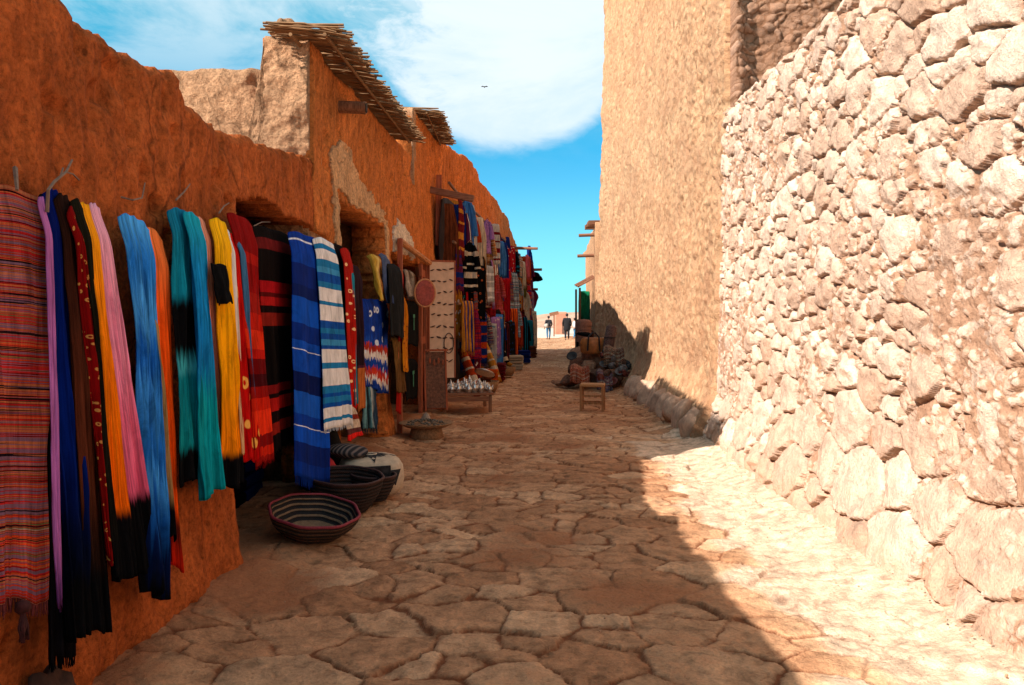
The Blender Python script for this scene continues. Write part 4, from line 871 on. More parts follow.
m = MB(); yy = np.arange(14.6, 35.6, .5); nt = 12
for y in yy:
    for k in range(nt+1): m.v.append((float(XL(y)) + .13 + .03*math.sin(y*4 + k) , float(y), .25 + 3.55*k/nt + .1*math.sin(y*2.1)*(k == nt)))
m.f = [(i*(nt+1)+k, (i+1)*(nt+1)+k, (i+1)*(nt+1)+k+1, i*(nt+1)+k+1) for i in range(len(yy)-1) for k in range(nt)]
tag(m.build('gap_shade_sheet', plain_mat('gap_shade', (.02,.012,.012), .95, .5, 3), smooth=True, solid=.02), 'long dark sheet added on the wall behind the crowded far stalls to darken their gaps', 'cloth')  # dark sheet added so the gaps between the goods look deeply shaded
# end of the stalls: poles and dark bundles against the sky
for k, (y, z, L, dz) in enumerate(((33.5, 4.45, .95, -.05), (34.2, 3.55, 1.1, .02), (34.8, 2.75, .9, .0))):
    m = MB(); x = float(XL(y)); m.tube([(x-.2, y, z), (x+L, y-.3, z+dz)], [.07, .055], 8)
    tag(m.build('canopy_pole', M_woodx), '%s of the three poles sticking out over the street at the stalls far end' % ['highest', 'middle', 'lowest'][k], 'pole', 'poles at the far end of the stalls')
for k, (x, y, z, s_) in enumerate(((.95, 34.0, 3.25, (.75,.5,.42)), (.75, 34.6, 4.05, (.35,.5,1.1)), (.85, 34.9, 2.4, (.55,.5,1.2)), (.80, 35.0, 1.2, (.6,.6,1.4)))):
    m = MB(); m.blob((x, y, z), s_, 50+k, 9, 3, .35)
    tag(m.build('cloth_bundle', stall_mat(['black','navy','plum','charcoal'][k], 'plain', 'cream'), smooth=True), 'dark bundled cloth at the stalls far end, %s' % ['hooked out over the street', 'hung highest', 'hung under the lowest pole', 'standing on the ground'][k], 'cloth bundle', 'dark bundles at the far end of the stalls')

# goods on the ground along the stalls
M_wick = plain_mat('wicker', (.25,.13,.06), .85, .5, 40, bd=.01)
rg = random.Random(5)
goods = [(15.6,'rolled_rug','rust','rolled'), (16.5,'goods_basket','brown','round'), (17.6,'folded_rugs','orange','stack'), (18.6,'rolled_rug','ochre','rolled'), (19.8,'folded_rugs','maroon','stack'), (21.2,'goods_basket','ochre','round'),
         (22.6,'rolled_rug','black','rolled'), (24.0,'folded_rugs','cream','stack'), (25.6,'goods_basket','rust','round'), (27.2,'folded_rugs','navy','stack'), (29.0,'goods_basket','charcoal','round'), (31.0,'folded_rugs','brown','stack'), (33.0,'goods_basket','plum','round')]
for i, (y, nm, c, ty) in enumerate(goods):
    x = float(XL(y)) + .62 + .12*(i % 2); mt = stall_mat(c, 'banded', 'cream' if c != 'cream' else 'maroon')
    after = 'beside the silverware table' if i == 0 else 'beyond the %s %s' % (goods[i-1][2], goods[i-1][1].replace('_', ' '))
    if nm == 'rolled_rug':
        m = MB(); n_ = 14
        m.tube([(x-.25, y+.2, .95), (x-.05, y+.05, .5), (x+.1, y-.15, .07)], [.085, .095, .09], n_); m.uv = [((j % n_)/n_, (j//n_)/2) for j in range(3*n_)]
        o = m.build('rolled_rug', mt, smooth=True); tag(o, f'{c} rolled rug leaning at the foot of the stalls {after}', 'rug', 'goods on the ground by the far stalls')
    elif nm == 'folded_rugs':
        m = MB()
        for k in range(5): m.box((x+rg.uniform(-.02,.02), y+rg.uniform(-.03,.03), .05+.085*k), (.55, .5, .078), (0,0,rg.uniform(-.12,.12)), 1, .012)
        o = m.build('folded_rugs', stall_mat(c, 'plain', 'cream'), bevel=.02); tag(o, f'{c} stack of folded rugs on the ground {after}', 'rugs', 'goods on the ground by the far stalls')
    else:
        t = thing('goods_basket', f'{c} goods in a round wicker basket on the ground {after}', 'basket', (x, y, 0), 0, 'goods on the ground by the far stalls')
        m = MB(); m.lathe([(0,.02), (.22,.02), (.27,.12), (.31,.26), (.29,.26), (.25,.12), (.20,.05), (0,.05)], 20); m.build('wicker', M_wick, t, True)
        m = MB()
        for k in range(7): m.blob((rg.uniform(-.14,.14), rg.uniform(-.14,.14), rg.uniform(.24,.36)), (.2,.16,.12), k+i, 4, 2, .2, (0,0,rg.random()*3))
        m.build('contents', stall_mat(c, 'plain', 'cream'), t, True)

# silverware table
M_silver = plain_mat('old_silver', (.62,.60,.57), .35, .3, 40, 1.0); M_silver.node_tree.nodes['Principled BSDF'].inputs['Metallic'].default_value = .9
tb = thing('low_table', 'low dark wooden table crowded with small silver teapots', 'table', (-.80, 13.75, 0), R(8))
m = MB(); m.box((0,0,.30), (.86, .95, .04)); m.build('tabletop', M_woodx, tb, bevel=.005)
for sx in (-1, 1):
    for sy in (-1, 1): m = MB(); m.box((sx*.38, sy*.42, .14), (.05, .05, .29)); m.build('leg', M_wood, tb)
m = MB(); m.box((0,-.46,.22), (.70,.02,.08)); m.build('apron', M_woodx, tb)
Mt = Matrix.Translation(tb.location) @ tb.rotation_euler.to_matrix().to_4x4()
def teapot_mesh():
    t = MB(); t.lathe([(0,0), (.035,0), (.03,.012), (.055,.04), (.06,.065), (.045,.09), (.022,.10), (.028,.104), (.018,.122), (.008,.135), (.011,.146), (0,.155)], 16)
    t.tube([(.05,0,.05), (.085,0,.07), (.10,0,.11)], [.014,.009,.006], 6); t.tube([(-.03,0,.10), (-.085,0,.095), (-.09,0,.06), (-.052,0,.04)], .005, 6); return t
tp = teapot_mesh().build('teapot', M_silver, smooth=True); tp.location = (0,0,0)
rt = random.Random(9); sp2 = [(-.36+.12*i + rt.uniform(-.02,.02), -.38 + .17*j + rt.uniform(-.03,.03)) for j in range(5) for i in range(7)]
for k, (a, b) in enumerate(sp2):
    o = tp if k == 0 else tp.copy()
    if k: C.objects.link(o)
    tag(o, 'small silver teapot standing among others on the low dark table', 'teapot', 'silver teapots on the low table')
    o.location = Mt @ Vector((a, b, .322)); o.rotation_euler = (0, 0, rt.random()*6.3); s_ = rt.uniform(.75, 1.25); o.scale = (s_, s_, s_*rt.uniform(.9, 1.3))
m = MB(); m.lathe([(0,0),(.13,.005),(.19,.02),(.185,.028),(.12,.012),(0,.01)], 24, Matrix.Translation((-.50, 14.38, .56)) @ Euler((R(-24),R(14),0)).to_matrix().to_4x4()); tag(m.build('silver_tray', M_silver, smooth=True), 'round silver tray propped up behind the teapots', 'tray')
# tray of stones
tr = thing('stone_tray', 'wide round tray heaped with small dark stones near the bracelet board', 'tray', (-1.15, 10.75, -.05), 0)
m = MB()
m.lathe([(0,.17), (.28,.17), (.37,.215), (.365,.225), (.27,.18), (0,.18)], 28); m.lathe([(.20,.0),(.24,.0),(.20,.17),(.18,.17)], 14)
m.build('dish', M_wick, tr, True)
pebm = plain_mat('dark_pebbles', (.11,.085,.06), .45, .8, 60, bd=.01)
st_ = MB()
for k in range(95):
    a = rt.random()*6.3; q = .26*math.sqrt(rt.random()); s_ = rt.uniform(.03,.055); st_.blob((q*math.cos(a), q*math.sin(a), .20 + .07*(1-q/.26) + rt.uniform(0,.015)), (s_, s_*.8, s_*.6), k, 3, 1, .1)
o = st_.build('pebble_heap', pebm, tr); tag(o, kind='stuff')
m = MB(); m.lathe([(0,0),(.15,0),(.10,.10),(.03,.22),(0,.24)], 16, Matrix.Translation((-1.2, 11.15, .02))); tag(m.build('straw_cone', plain_mat('grey_straw', (.26,.19,.14), .9, .5, 50, bd=.01), smooth=True), 'small grey straw cone standing behind the tray of dark stones', 'cone')

# ------------------------------------------------------------------ baskets, pouf, bag in the first doorway
def basket(label, x, y, Rr, hgt, tilt, mat_in, mat_out, rim, oct_=.0, z=.03):
    t = thing('woven_basket', label, 'basket', (x, y, z), R(20), 'woven baskets by the first doorway'); t.rotation_euler = tilt
    wob = lambda a, z_: oct_*math.cos(8*a)*.5
    n = 48; prof = []
    for k in range(15):
        f = k/14; prof.append((Rr*(.62 + .38*math.sin(f*math.pi/2)) + .004*(k % 2), hgt*f))
    m = MB(); m.lathe([(0, 0)] + prof, n, wob=wob); m.build('outer_wall', mat_out, t, True)
    m = MB(); m.lathe([(0, .014)] + [(r-.014, z_+.006) for r, z_ in prof], n, wob=wob); m.build('inner_wall', mat_in, t, True)
    m = MB(); a_ = [2*math.pi*k/n for k in range(n+1)]
    m.tube([(Rr*(1+wob(a, 0))*math.cos(a), Rr*(1+wob(a, 0))*math.sin(a), hgt+.004) for a in a_], .011, 8, False); m.build('rim', rim, t, True)
    return t
def coil_mat(name, a, b, n_, thr=.5):
    n = NT(name); tc = n.n('ShaderNodeTexCoord'); sp = n.n('ShaderNodeSeparateXYZ'); n.l(tc.outputs['Object'], sp.inputs[0])
    s_ = n.math('SINE', n.math('MULTIPLY', sp.outputs[2], n_)); f = n.noise(tc.outputs['Object'], 60, 3)
    col = n.ramp(n.math('ADD', n.math('MULTIPLY', s_, .5), .5), [(thr-.05, a), (thr+.05, b)])
    wv = n.n('ShaderNodeTexWave'); wv.inputs['Scale'].default_value = 30; wv.bands_direction = 'DIAGONAL'; n.l(tc.outputs['Object'], wv.inputs['Vector'])
    col = n.mix(.6, col, n.ramp(f, [(.3,.5),(.7,1.3)]), 'MULTIPLY')
    return n.out(col, .8, n.bump(s_, .8, .006, n.bump(wv.outputs['Fac'], .4, .004)), .25)
ci = coil_mat('coil_cream_black', (.012,.010,.010), (.21,.125,.07), 190, .74); co = coil_mat('coil_dark', (.014,.008,.006), (.085,.038,.018), 190, .5); cd = coil_mat('coil_black', (.012,.008,.007), (.035,.015,.01), 200, .5)
rimr = plain_mat('crimson_rim', (.20,.02,.03), .7, .3, 50); rimd = plain_mat('dark_rim', (.05,.018,.015), .7, .3, 50)
basket('round basket with cream inner coils and a crimson rim, nearest the camera', -1.435, 5.74, .315, .165, (R(7), R(8), 0), ci, co, rimr, .05, .045)
basket('large dark basket directly behind the crimson rimmed one', -1.37, 6.52, .30, .27, (R(3), R(4), 0), cd, cd, rimd, .03, .03)
basket('small black basket wedged between the large dark basket and the pouf', -1.20, 6.86, .19, .21, (0, R(3), 0), cd, cd, rimd, .0, .03)
# dark shelf heap inside the doorway
px_, py_ = -1.27, 7.2
pf = thing('pouf', 'cream floor pouf with a black star on top and a dark side panel', 'pouf', (px_, py_, .02), R(18))
def sq(a, z_): return .10*(abs(math.cos(2*a))**1.0) - .03
prof = [(0,0), (.24,.0), (.285,.05), (.30,.15), (.295,.25), (.26,.30), (.18,.325), (0,.335)]
m = MB(); m.lathe(prof, 48, Matrix.Rotation(R(45), 4, 'Z'), wob=lambda a, z_: .09*math.cos(4*a) + .02*float(vnoise(a*3, z_*8))); m.build('cushion', plain_mat('cream_wool', (.48,.36,.245), .95, .2, 18, bd=.01), pf, True)
m = MB(); sv = []; 
for k in range(16):
    a = 2*math.pi*k/16; q = (.25 if k % 2 == 0 else .10); sv.append((q*math.cos(a), q*math.sin(a)))
def ztop(x, y): return float(np.interp(math.hypot(x, y), [0, .18, .26], [.335, .325, .30]))
vs = [(0,0,ztop(0,0)+.004)] + [(x_, y_, ztop(x_, y_)+.004) for x_, y_ in sv]
m.add(vs, [(0, 1+k, 1+(k+1) % 16) for k in range(16)]); m.add([(a, b, c+.004) for a, b, c in vs], [(0, 1+k, 1+(k+1) % 16) for k in range(16)])
m.build('star', plain_mat('black_wool', (.02,.02,.022), .95, .3, 40), pf)
for a_ in (R(-98), R(-57)):
    m = MB(); cs, sn = math.cos(a_), math.sin(a_); P_ = lambda t, z_: ((.335*math.cos(a_+t) if False else .318*math.cos(a_+t)), .318*math.sin(a_+t), z_)
    m.add([P_(-.2,.235), P_(.2,.235), P_(0,.10), tuple(1.03*q if i < 2 else q for i, q in enumerate(P_(-.2,.235))), tuple(1.03*q if i < 2 else q for i, q in enumerate(P_(.2,.235))), tuple(1.03*q if i < 2 else q for i, q in enumerate(P_(0,.10)))], [(0,2,1),(3,4,5),(0,1,4,3),(1,2,5,4),(2,0,3,5)])
    m.build('wool_triangle', plain_mat('black_wool_side', (.02,.02,.022), .95, .3, 40), pf)
m = MB(); m.torus((0,0,ztop(.06,0)+.009), .05, .006); m.build('star_ring', plain_mat('cream_wool2', (.60,.47,.33)), pf)
m = MB(); m.box((-.02, -.300, .19), (.30, .03, .18), (0,0,R(3)), 1, .004); m.build('side_panel', plain_mat('dark_weave', (.022,.018,.018), .9, .8, 30), pf, bevel=.006)
m = MB(); m.blob((px_-.20, py_-.12, .405), (.40, .30, .13), 5, 2, 3, .05, (0, R(4), R(15)))
hm = NT('hat_weave'); hc = hm.coord(rot=(0,0,.4)); hw = hm.n('ShaderNodeTexWave'); hw.inputs['Scale'].default_value = 9; hm.l(hc, hw.inputs['Vector'])
tag(m.build('striped_cushion', hm.out(hm.ramp(hw.outputs['Fac'], [(.3,(.015,.015,.018)), (.6,(.05,.05,.055)), (.9,(.14,.10,.085))]), .9), smooth=True), 'small dark striped cushion lying on the cream pouf', 'cushion')
m = MB(); m.blob((px_-.36, py_-.30, .20), (.26,.22,.40), 7, 3, 3, .08); o = m.build('red_bundle', plain_mat('red_felt', (.36,.02,.02), .95, .3, 20), smooth=True); tag(o, 'bright red cloth bundle tucked left of the cream pouf', 'cloth bundle')
bg_ = thing('black_bag', 'tall black leather bag under the white and blue shawl', 'bag', (-1.74, 7.30, .02), R(15))
m = MB(); m.lathe([(0,0), (.17,0), (.21,.10), (.20,.35), (.15,.52), (.12,.60), (.11,.60), (.13,.5), (0,.45)], 24, sy=.8, wob=lambda a, z_: .04*math.sin(3*a+z_*9)); m.build('body', plain_mat('black_leather', (.006,.005,.005), .8, .3, 20, spec=.1), bg_, True)
m = MB(); m.tube([(-.12,0,.58), (-.10,-.02,.78), (0,-.02,.85), (.10,-.02,.78), (.12,0,.58)], .010, 6); m.build('strap', plain_mat('black_strap', (.015,.01,.01), .4), bg_)
# shelving with dark stock inside first doorway
for k, (y, z, c) in enumerate(((5.7, .25, 'maroon'), (6.5, .32, 'black'), (7.0, .28, 'navy'))):
    m = MB()
    for q in range(4): m.box((-2.55, y, .07+.11*q), (.6, .55, .10), (0,0,rg.uniform(-.1,.1)), 1, .01)
    tag(m.build('folded_rugs', stall_mat(c, 'plain', 'cream'), bevel=.02), f'stack of folded {c} rugs in the dark of the first doorway', 'rugs', 'stock inside the first doorway')

# ------------------------------------------------------------------ twigs, cords and the dark hollow stand-in on the left
M_twig = plain_mat('grey_twig', (.20,.13,.09), .9, .3, 30)
def wp(px, py, off):
    y = wallY(px, off); return Vector((float(XL(y)) + off, y, zat(py, y)))
def twig(label, pts, r=.006, nm='twig', mat=None, br=()):
    m = MB(); P = [wp(*p) for p in pts]; m.tube(P, [r*(1 - .5*i/len(P)) for i in range(len(P))], 5)
    for b in br: m.tube([wp(*p) for p in b], r*.5, 4)
    tag(m.build(nm, mat or M_twig), label, 'twig' if nm == 'twig' else 'hook', 'twigs and hooks stuck in the mud wall')
twig('dry forked twig sticking out above the black and navy scarves', [(47, 212, .17), (48, 190, .18), (54, 182, .17), (66, 172, .12), (72, 160, .06)], .007, br=[[(66, 172, .12), (73, 174, .10), (79, 180, .05)], [(60, 178, .14), (63, 168, .12)]])
twig('rusty iron pin holding the leftmost striped shawl', [(15, 168, .03), (16, 178, .10), (17, 190, .12)], .009, 'hook')
twig('thin twig above the wide sky blue scarf', [(121, 197, .06), (133, 200, .11), (142, 198, .10), (145, 183, .05)], .005)
twig('thin curved twig above the teal tie dyed scarf', [(176, 200, .12), (184, 192, .09), (190, 184, .04)], .005)
twig('short twig above the golden yellow scarf', [(219, 213, .16), (224, 206, .09), (229, 203, .04)], .005)
twig('bent wire over the doorway between the red plaid and black shawl', [(254, 226, .10), (262, 222, .08), (270, 222, .03)], .004, 'hook')
m = MB(); m.blob((-1.74, 3.02, .12), (.18, .26, .30), 77, 16, 4, .45); tag(m.build('hollow_stand_in', plain_mat('hollow_shade', (.05,.022,.014), .9, .5, 12, bd=.02), smooth=True), 'dark stone shape standing in for the shaded hollow at the foot of the mud wall, lower left corner', 'stone')  # dark lump in place of a cavity, its shade put into the colour

# ------------------------------------------------------------------ heap of stones and wares on the right
def rock_mat(nm, c):
    return plain_mat(nm, c, .95, .5, 14, bd=.04)
RM = [rock_mat('heap_rock_a', (.15,.065,.038)), rock_mat('heap_rock_b', (.24,.115,.065)), rock_mat('heap_rock_c', (.10,.048,.03)), rock_mat('heap_rock_d', (.32,.17,.10))]
H_ = [(1.30,18.2,.12,.5,.5,.3,'low flat stone at the left foot of the heap'), (1.62,18.3,.2,.6,.55,.45,'broad brown stone second from the left in the heap'), (1.95,18.2,.22,.55,.6,.5,'rounded stone in the middle foot of the heap'),
      (2.28,18.1,.22,.5,.5,.5,'squat stone right of the middle in the heap'), (1.55,18.9,.42,.6,.5,.5,'stone behind the broad brown one in the heap'), (1.9,18.9,.55,.7,.6,.55,'large stone under the orange bag'), (2.3,18.9,.5,.6,.5,.55,'stone under the leaning roll'),
      (1.7,19.6,.6,.8,.6,.6,'back stone under the stack of caps'), (2.15,19.5,.65,.7,.6,.6,'back stone nearest the wall'), (1.05,18.35,.06,.3,.3,.16,'smallest outlying stone left of the heap'), (2.5,18.5,.3,.4,.5,.6,'stone wedged between heap and wall'), (1.78,18.55,.42,.4,.4,.4,'dark stone wedged high in the front of the heap')]
for k, (x, y, z, a, b, c, lab) in enumerate(H_):
    m = MB(); m.blob((x, y, z), (a*1.08, b, c*1.08), 200+k, 20, 4, .16, (rg.uniform(-.3,.3), rg.uniform(-.3,.3), rg.random()*3)); tag(m.build('heap_stone', RM[k % 4]), lab, 'stone', 'stones of the heap on the right')
cx, cy = (594-512)/F*18.55, 18.55
ob = thing('orange_bag', 'orange leather bag with black straps on top of the stone heap', 'bag', (cx, cy, .72), R(-8))
m = MB(); m.lathe([(0,0), (.24,.0), (.29,.05), (.30,.26), (.26,.36), (.22,.38), (.20,.37), (0,.34)], 28, sy=.55, wob=lambda a, z_: .10*math.cos(4*a+.2)*(-1 if False else 1)*.8 + .03*float(vnoise(a*3, z_*9))); m.build('body', plain_mat('orange_leather', (.34,.115,.03), .5, .35, 14), ob, True)
for sx in (-1, 1): m = MB(); m.tube([(sx*.14,-.19,.08), (sx*.12,-.18,.40), (sx*.02,-.15,.50)], .02, 6); m.build('strap', plain_mat('black_strap_b', (.015,.012,.012), .5), ob)
m = MB()
for k in range(5): m.lathe([(.20,0), (.19,.10), (.13,.15), (0,.165)], 20, Matrix.Translation((1.72 + .01*math.sin(k*2), 19.3, .98+.095*k)))
tag(m.build('cap_stack', plain_mat('brown_felt', (.17,.075,.05), .95, .3, 30), smooth=True), 'stack of round brown felt caps behind the orange bag', 'caps')
m = MB(); m.blob((1.74, 18.75, 1.17), (.42,.26,.10), 21, 3, 3, .25, (.2,.1,0)); tag(m.build('folded_cloth', stall_mat('black', 'banded', 'white'), smooth=True), 'folded black and white cloth lying over the orange bag', 'cloth')
rl = thing('leaning_roll', 'dark ribbed rug roll standing tilted beside the orange bag', 'rug', (2.16, 18.3, .62), 0)
m = MB(); m.tube([(0,0,0), (.06,.05,.35), (.13,.1,.72), (.14,.1,.78)], [.12,.125,.12,.06], 16); m.build('roll', plain_mat('ribbed_wool', (.10,.055,.045), .95, .7, 35, bd=.02), rl, True)
m = MB(); 
for f_ in (.25, .65): m.torus((.12*f_+.005, .09*f_, .75*f_), .125, .012)
m.build('binding', plain_mat('binding_cord', (.02,.015,.015)), rl)
rj = random.Random(31); jm = [plain_mat('dark_jewel', (.010,.009,.010), .5, .6, 60, spec=.3), plain_mat('grey_metal', (.13,.12,.115), .6, .5, 40, .3), plain_mat('red_jewel', (.14,.03,.02), .5, .5, 60)]
jl = ['black glazed dish', 'grey metal plate', 'dull red dish']
jn = [('highest, beside the leaning roll', 2.12, 17.95, .78), ('second, below the roll', 2.28, 17.85, .62), ('in the middle by the wall', 2.42, 17.9, .70), ('on the right edge of the heap', 2.52, 17.7, .50), ('low at the right front', 2.36, 17.55, .36), ('lowest at the front right foot', 2.2, 17.45, .14), ('left of the orange bag', 1.38, 18.3, .66), ('at the front under the bag', 2.02, 17.75, .50), ('against the wall low down', 2.56, 17.55, .28)]
for k, (w_, x, y, z) in enumerate(jn):
    m = MB(); q = rj.uniform(.08, .13)
    m.lathe([(0,0), (q*.6,.005), (q,.05), (q*.97,.06), (q*.55,.02), (0,.015)], 18, Matrix.Translation((x, y, z)) @ Euler((R(rj.uniform(30,65)), R(rj.uniform(-30,10)), 0)).to_matrix().to_4x4())
    tag(m.build('dish', jm[k % 3], smooth=True), f'{jl[k % 3]} on the stone heap, {w_}', 'dish', 'dishes on the stone heap')
for k in range(16):
    m = MB(); a = rj.random(); x, y, z = 1.95 + .62*rj.random(), 17.75 - .3*a, .62 - .5*a + rj.uniform(-.05, .12)
    r0 = rj.uniform(.05, .09); m.lathe([(0,0), (r0*.7,0), (r0,r0*.7), (r0*.8,r0*1.5), (r0*.35,r0*1.9), (r0*.5,r0*2.2), (0,r0*2.0)], 12, Matrix.Translation((x, y, z)) @ Euler((rj.uniform(-.9,.9), rj.uniform(-.9,.9), 0)).to_matrix().to_4x4())
    tag(m.build('small_pot', [jm[0], jm[2], RM[2], jm[1]][k % 4], smooth=True), 'small dark pot lying in the jumble at the right end of the stone heap', 'pot', 'small pots on the stone heap')
for k, (c, x, y, z, w_, lab) in enumerate((('rust', 1.5, 18.0, .50, .42, 'rust woven cloth draped over the left stones of the heap'), ('charcoal', 2.25, 17.95, .92, .46, 'charcoal woven cloth hanging over the right side of the heap'), ('navy', 2.02, 17.7, .40, .34, 'navy woven cloth draped low at the front of the heap'))):
    m = cloth_grid(lambda u, v: (x + (u-.5)*w_, y - .28*v - .1*math.sin(v*3), z - .42*v*v + .04*math.sin(u*7)), 16, 16, 2, .035, 60+k, .1, .08, .06, 0, nrm=Vector((0,-1,.3)))
    tag(m.build('draped_cloth', stall_mat(c, 'woven', 'cream'), smooth=True, solid=.012), lab, 'cloth', 'cloths draped on the stone heap')
# stool
so = thing('wooden_stool', 'small brown wooden stool standing in the street before the stone heap', 'stool', (1.385, 13.75, -.01), R(-10))
m = MB(); m.box((0,0,.425), (.42,.36,.05)); m.build('seat', plain_mat('rush_seat', (.34,.16,.06), .8, .5, 50, bd=.01), so, bevel=.015)
M_stool = wood_mat('stool_wood', (.30,.13,.05), 2)
for sx in (-1, 1):
    for sy in (-1, 1): m = MB(); m.box((sx*.185, sy*.155, .20), (.045,.045,.42)); m.build('leg', M_stool, so, bevel=.004)
for (c_, s_) in (((0,-.155,.12),(.34,.025,.03)), ((0,-.155,.25),(.34,.025,.03)), ((0,.155,.12),(.34,.025,.03)), ((-.185,0,.16),(.025,.28,.03)), ((.185,0,.16),(.025,.28,.03))): m = MB(); m.box(c_, s_); m.build('rung', M_stool, so)

# ------------------------------------------------------------------ far right stalls and far buildings
fh = thing('far_adobe_house', 'low adobe house with wooden spouts past the tall building, seen as a sliver', 'house', (4.6, 33.5, 0))
grid_slab('side_wall', M_tan, np.arange(28.5, 40, .12), 60, lambda s: (XR(s) + .0*s + .12, s), (-1.0, 0.0), lambda s: 4.9 + .2*float(fbm(s, 0, 3)), lambda s, z: .04*fbm(s*2, z*2, 5, 4), .5, parent=fh)
grid_slab('end_wall', M_tan, np.arange(0, 2.5, .1), 50, lambda s: (XR(28.5) + .12 + s, 28.52 + 0*s), (0.0, -1.0), lambda s: 4.95, lambda s, z: .04*fbm(s*2, z*2, 6, 4), .4, parent=fh)
m = MB(); m.box((4.9, 34, 4.6), (2.8, 10.8, .2)); m.build('flat_roof', M_tan, fh, world=True)
m = MB()
for k in range(6): m.box((3.0, 28.7+.3*k, 4.95), (.5,.12,.14), (0,0,rg.uniform(-.1,.1)), 1, .02)
m.build('eave_logs', M_woodx, fh, world=True)
for k, (y, z) in enumerate(((29.0, 4.55), (29.6, 3.85))):
    m = MB(); m.tube([(3.2, y, z), (2.42, y, z-.03)], .06, 8); m.build('roof_beam', M_woodx, fh, world=True)
cn = thing('market_canopy', 'tattered wooden canopy over the green cloth at the far right stall', 'canopy', (2.8, 29.2, 2.5), 0)
m = MB()
for k in range(7): m.box((-.05, .25*k-.3, .35+.02*k), (.85, .08, .04), (0, R(-28), rg.uniform(-.2,.2)), 1, .01)
m.build('lath', M_woodx, cn)
m = MB(); m.tube([(-.35,-.3,.12), (-.35,-.3,-2.5)], .04, 6); m.tube([(-.35,1.4,.12), (-.35,1.4,-2.5)], .04, 6); m.build('pole', M_wood, cn)
def far_hang(nm, lab, x0, x1, py0, py1, Y, mat, sd):
    X0, X1, zt, zb = (x0-512)/F*Y, (x1-512)/F*Y, zat(py0, Y), zat(py1, Y)
    m = cloth_grid(lambda u, v: (X0*(1-u)+X1*u, Y, zt*(1-v)+zb*v), 14, 14, 2.2, .06, sd, .05, .06, .03, 0, nrm=Vector((0,-1,0)))
    tag(m.build(nm, mat, smooth=True, solid=.015), lab, 'cloth', 'cloths at the far right stall')
far_hang('green_cloth', 'bright green cloth hung from the canopy at the far right stall', 578.5, 590, 291, 321, 29.2, cloth_mat('green', [(0,(.02,.16,.09)),(.5,(.03,.2,.11)),(1,(.01,.08,.05))]), 3)
far_hang('dark_cloth', 'charcoal cloth hanging below the green one', 576.5, 589, 319, 352, 29.3, stall_mat('charcoal', 'plain', 'cream'), 4)
far_hang('brown_rug', 'brown rug leaning on the ground right of the charcoal cloth', 583, 594, 330, 362, 28.2, stall_mat('brown', 'plain', 'cream'), 5)
gt = thing('gate_tower', 'small salmon adobe gate tower beyond the people at the street end', 'tower', (4.5, 74, -.2), 0)
m = MB(); m.box((0, 0, 1.05), (1.1, 1.8, 2.1), (0,0,0), .94, .02); m.build('wall', plain_mat('salmon_mud', (.48,.20,.12), .95, .2, 2, bd=.05), gt, bevel=.06)
m = MB(); m.box((0,0,2.13), (1.0,1.55,.12)); m.build('parapet', plain_mat('salmon_mud_b', (.52,.26,.17), .95), gt, bevel=.03)
m = MB(); m.box((.2,-.9,.7), (.25,.1,1.0)); m.build('doorway', plain_mat('door_dark', (.12,.06,.04)), gt)
ps = thing('sign_post', 'thin dark post with a small board beyond the leftmost person', 'post', ((554-512)/F*66, 66, -.1), 0)
m = MB(); m.tube([(0,0,0), (0,0,1.95)], .05, 6); m.build('pole', M_wood, ps)
m = MB(); m.box((0,-.03,1.9), (.75,.06,.28), (0,R(-12),0)); m.build('board', M_woodx, ps)

# ------------------------------------------------------------------ people far down the street
def skinned(name, joints, edges, mat, parent, sub=2, root=0):
    me = bpy.data.meshes.new(name); me.from_pydata([j[0] for j in joints], edges, []); me.update()
    o = bpy.data.objects.new(name, me); C.objects.link(o)
    s_ = o.modifiers.new('skin', 'SKIN'); s_.use_smooth_shade = True
    for i, j in enumerate(joints):
        r_ = j[1]; me.skin_vertices[0].data[i].radius = r_ if hasattr(r_, '__len__') else (r_, r_)
    me.skin_vertices[0].data[root].use_root = True
    o.modifiers.new('sub', 'SUBSURF').levels = sub; o.modifiers['sub'].render_levels = sub
    me.materials.append(mat)
    dg = bpy.context.evaluated_depsgraph_get(); ev = o.evaluated_get(dg); nm = bpy.data.meshes.new_from_object(ev)
    bpy.data.objects.remove(o); bpy.data.meshes.remove(me)
    if not nm.materials: nm.materials.append(mat)
    o = bpy.data.objects.new(name, nm); C.objects.link(o); o.parent = parent
    return o
skin_m = plain_mat('skin', (.30,.16,.10), .6, .1); hair_m = plain_mat('dark_hair', (.02,.012,.010), .7, .3, 60)
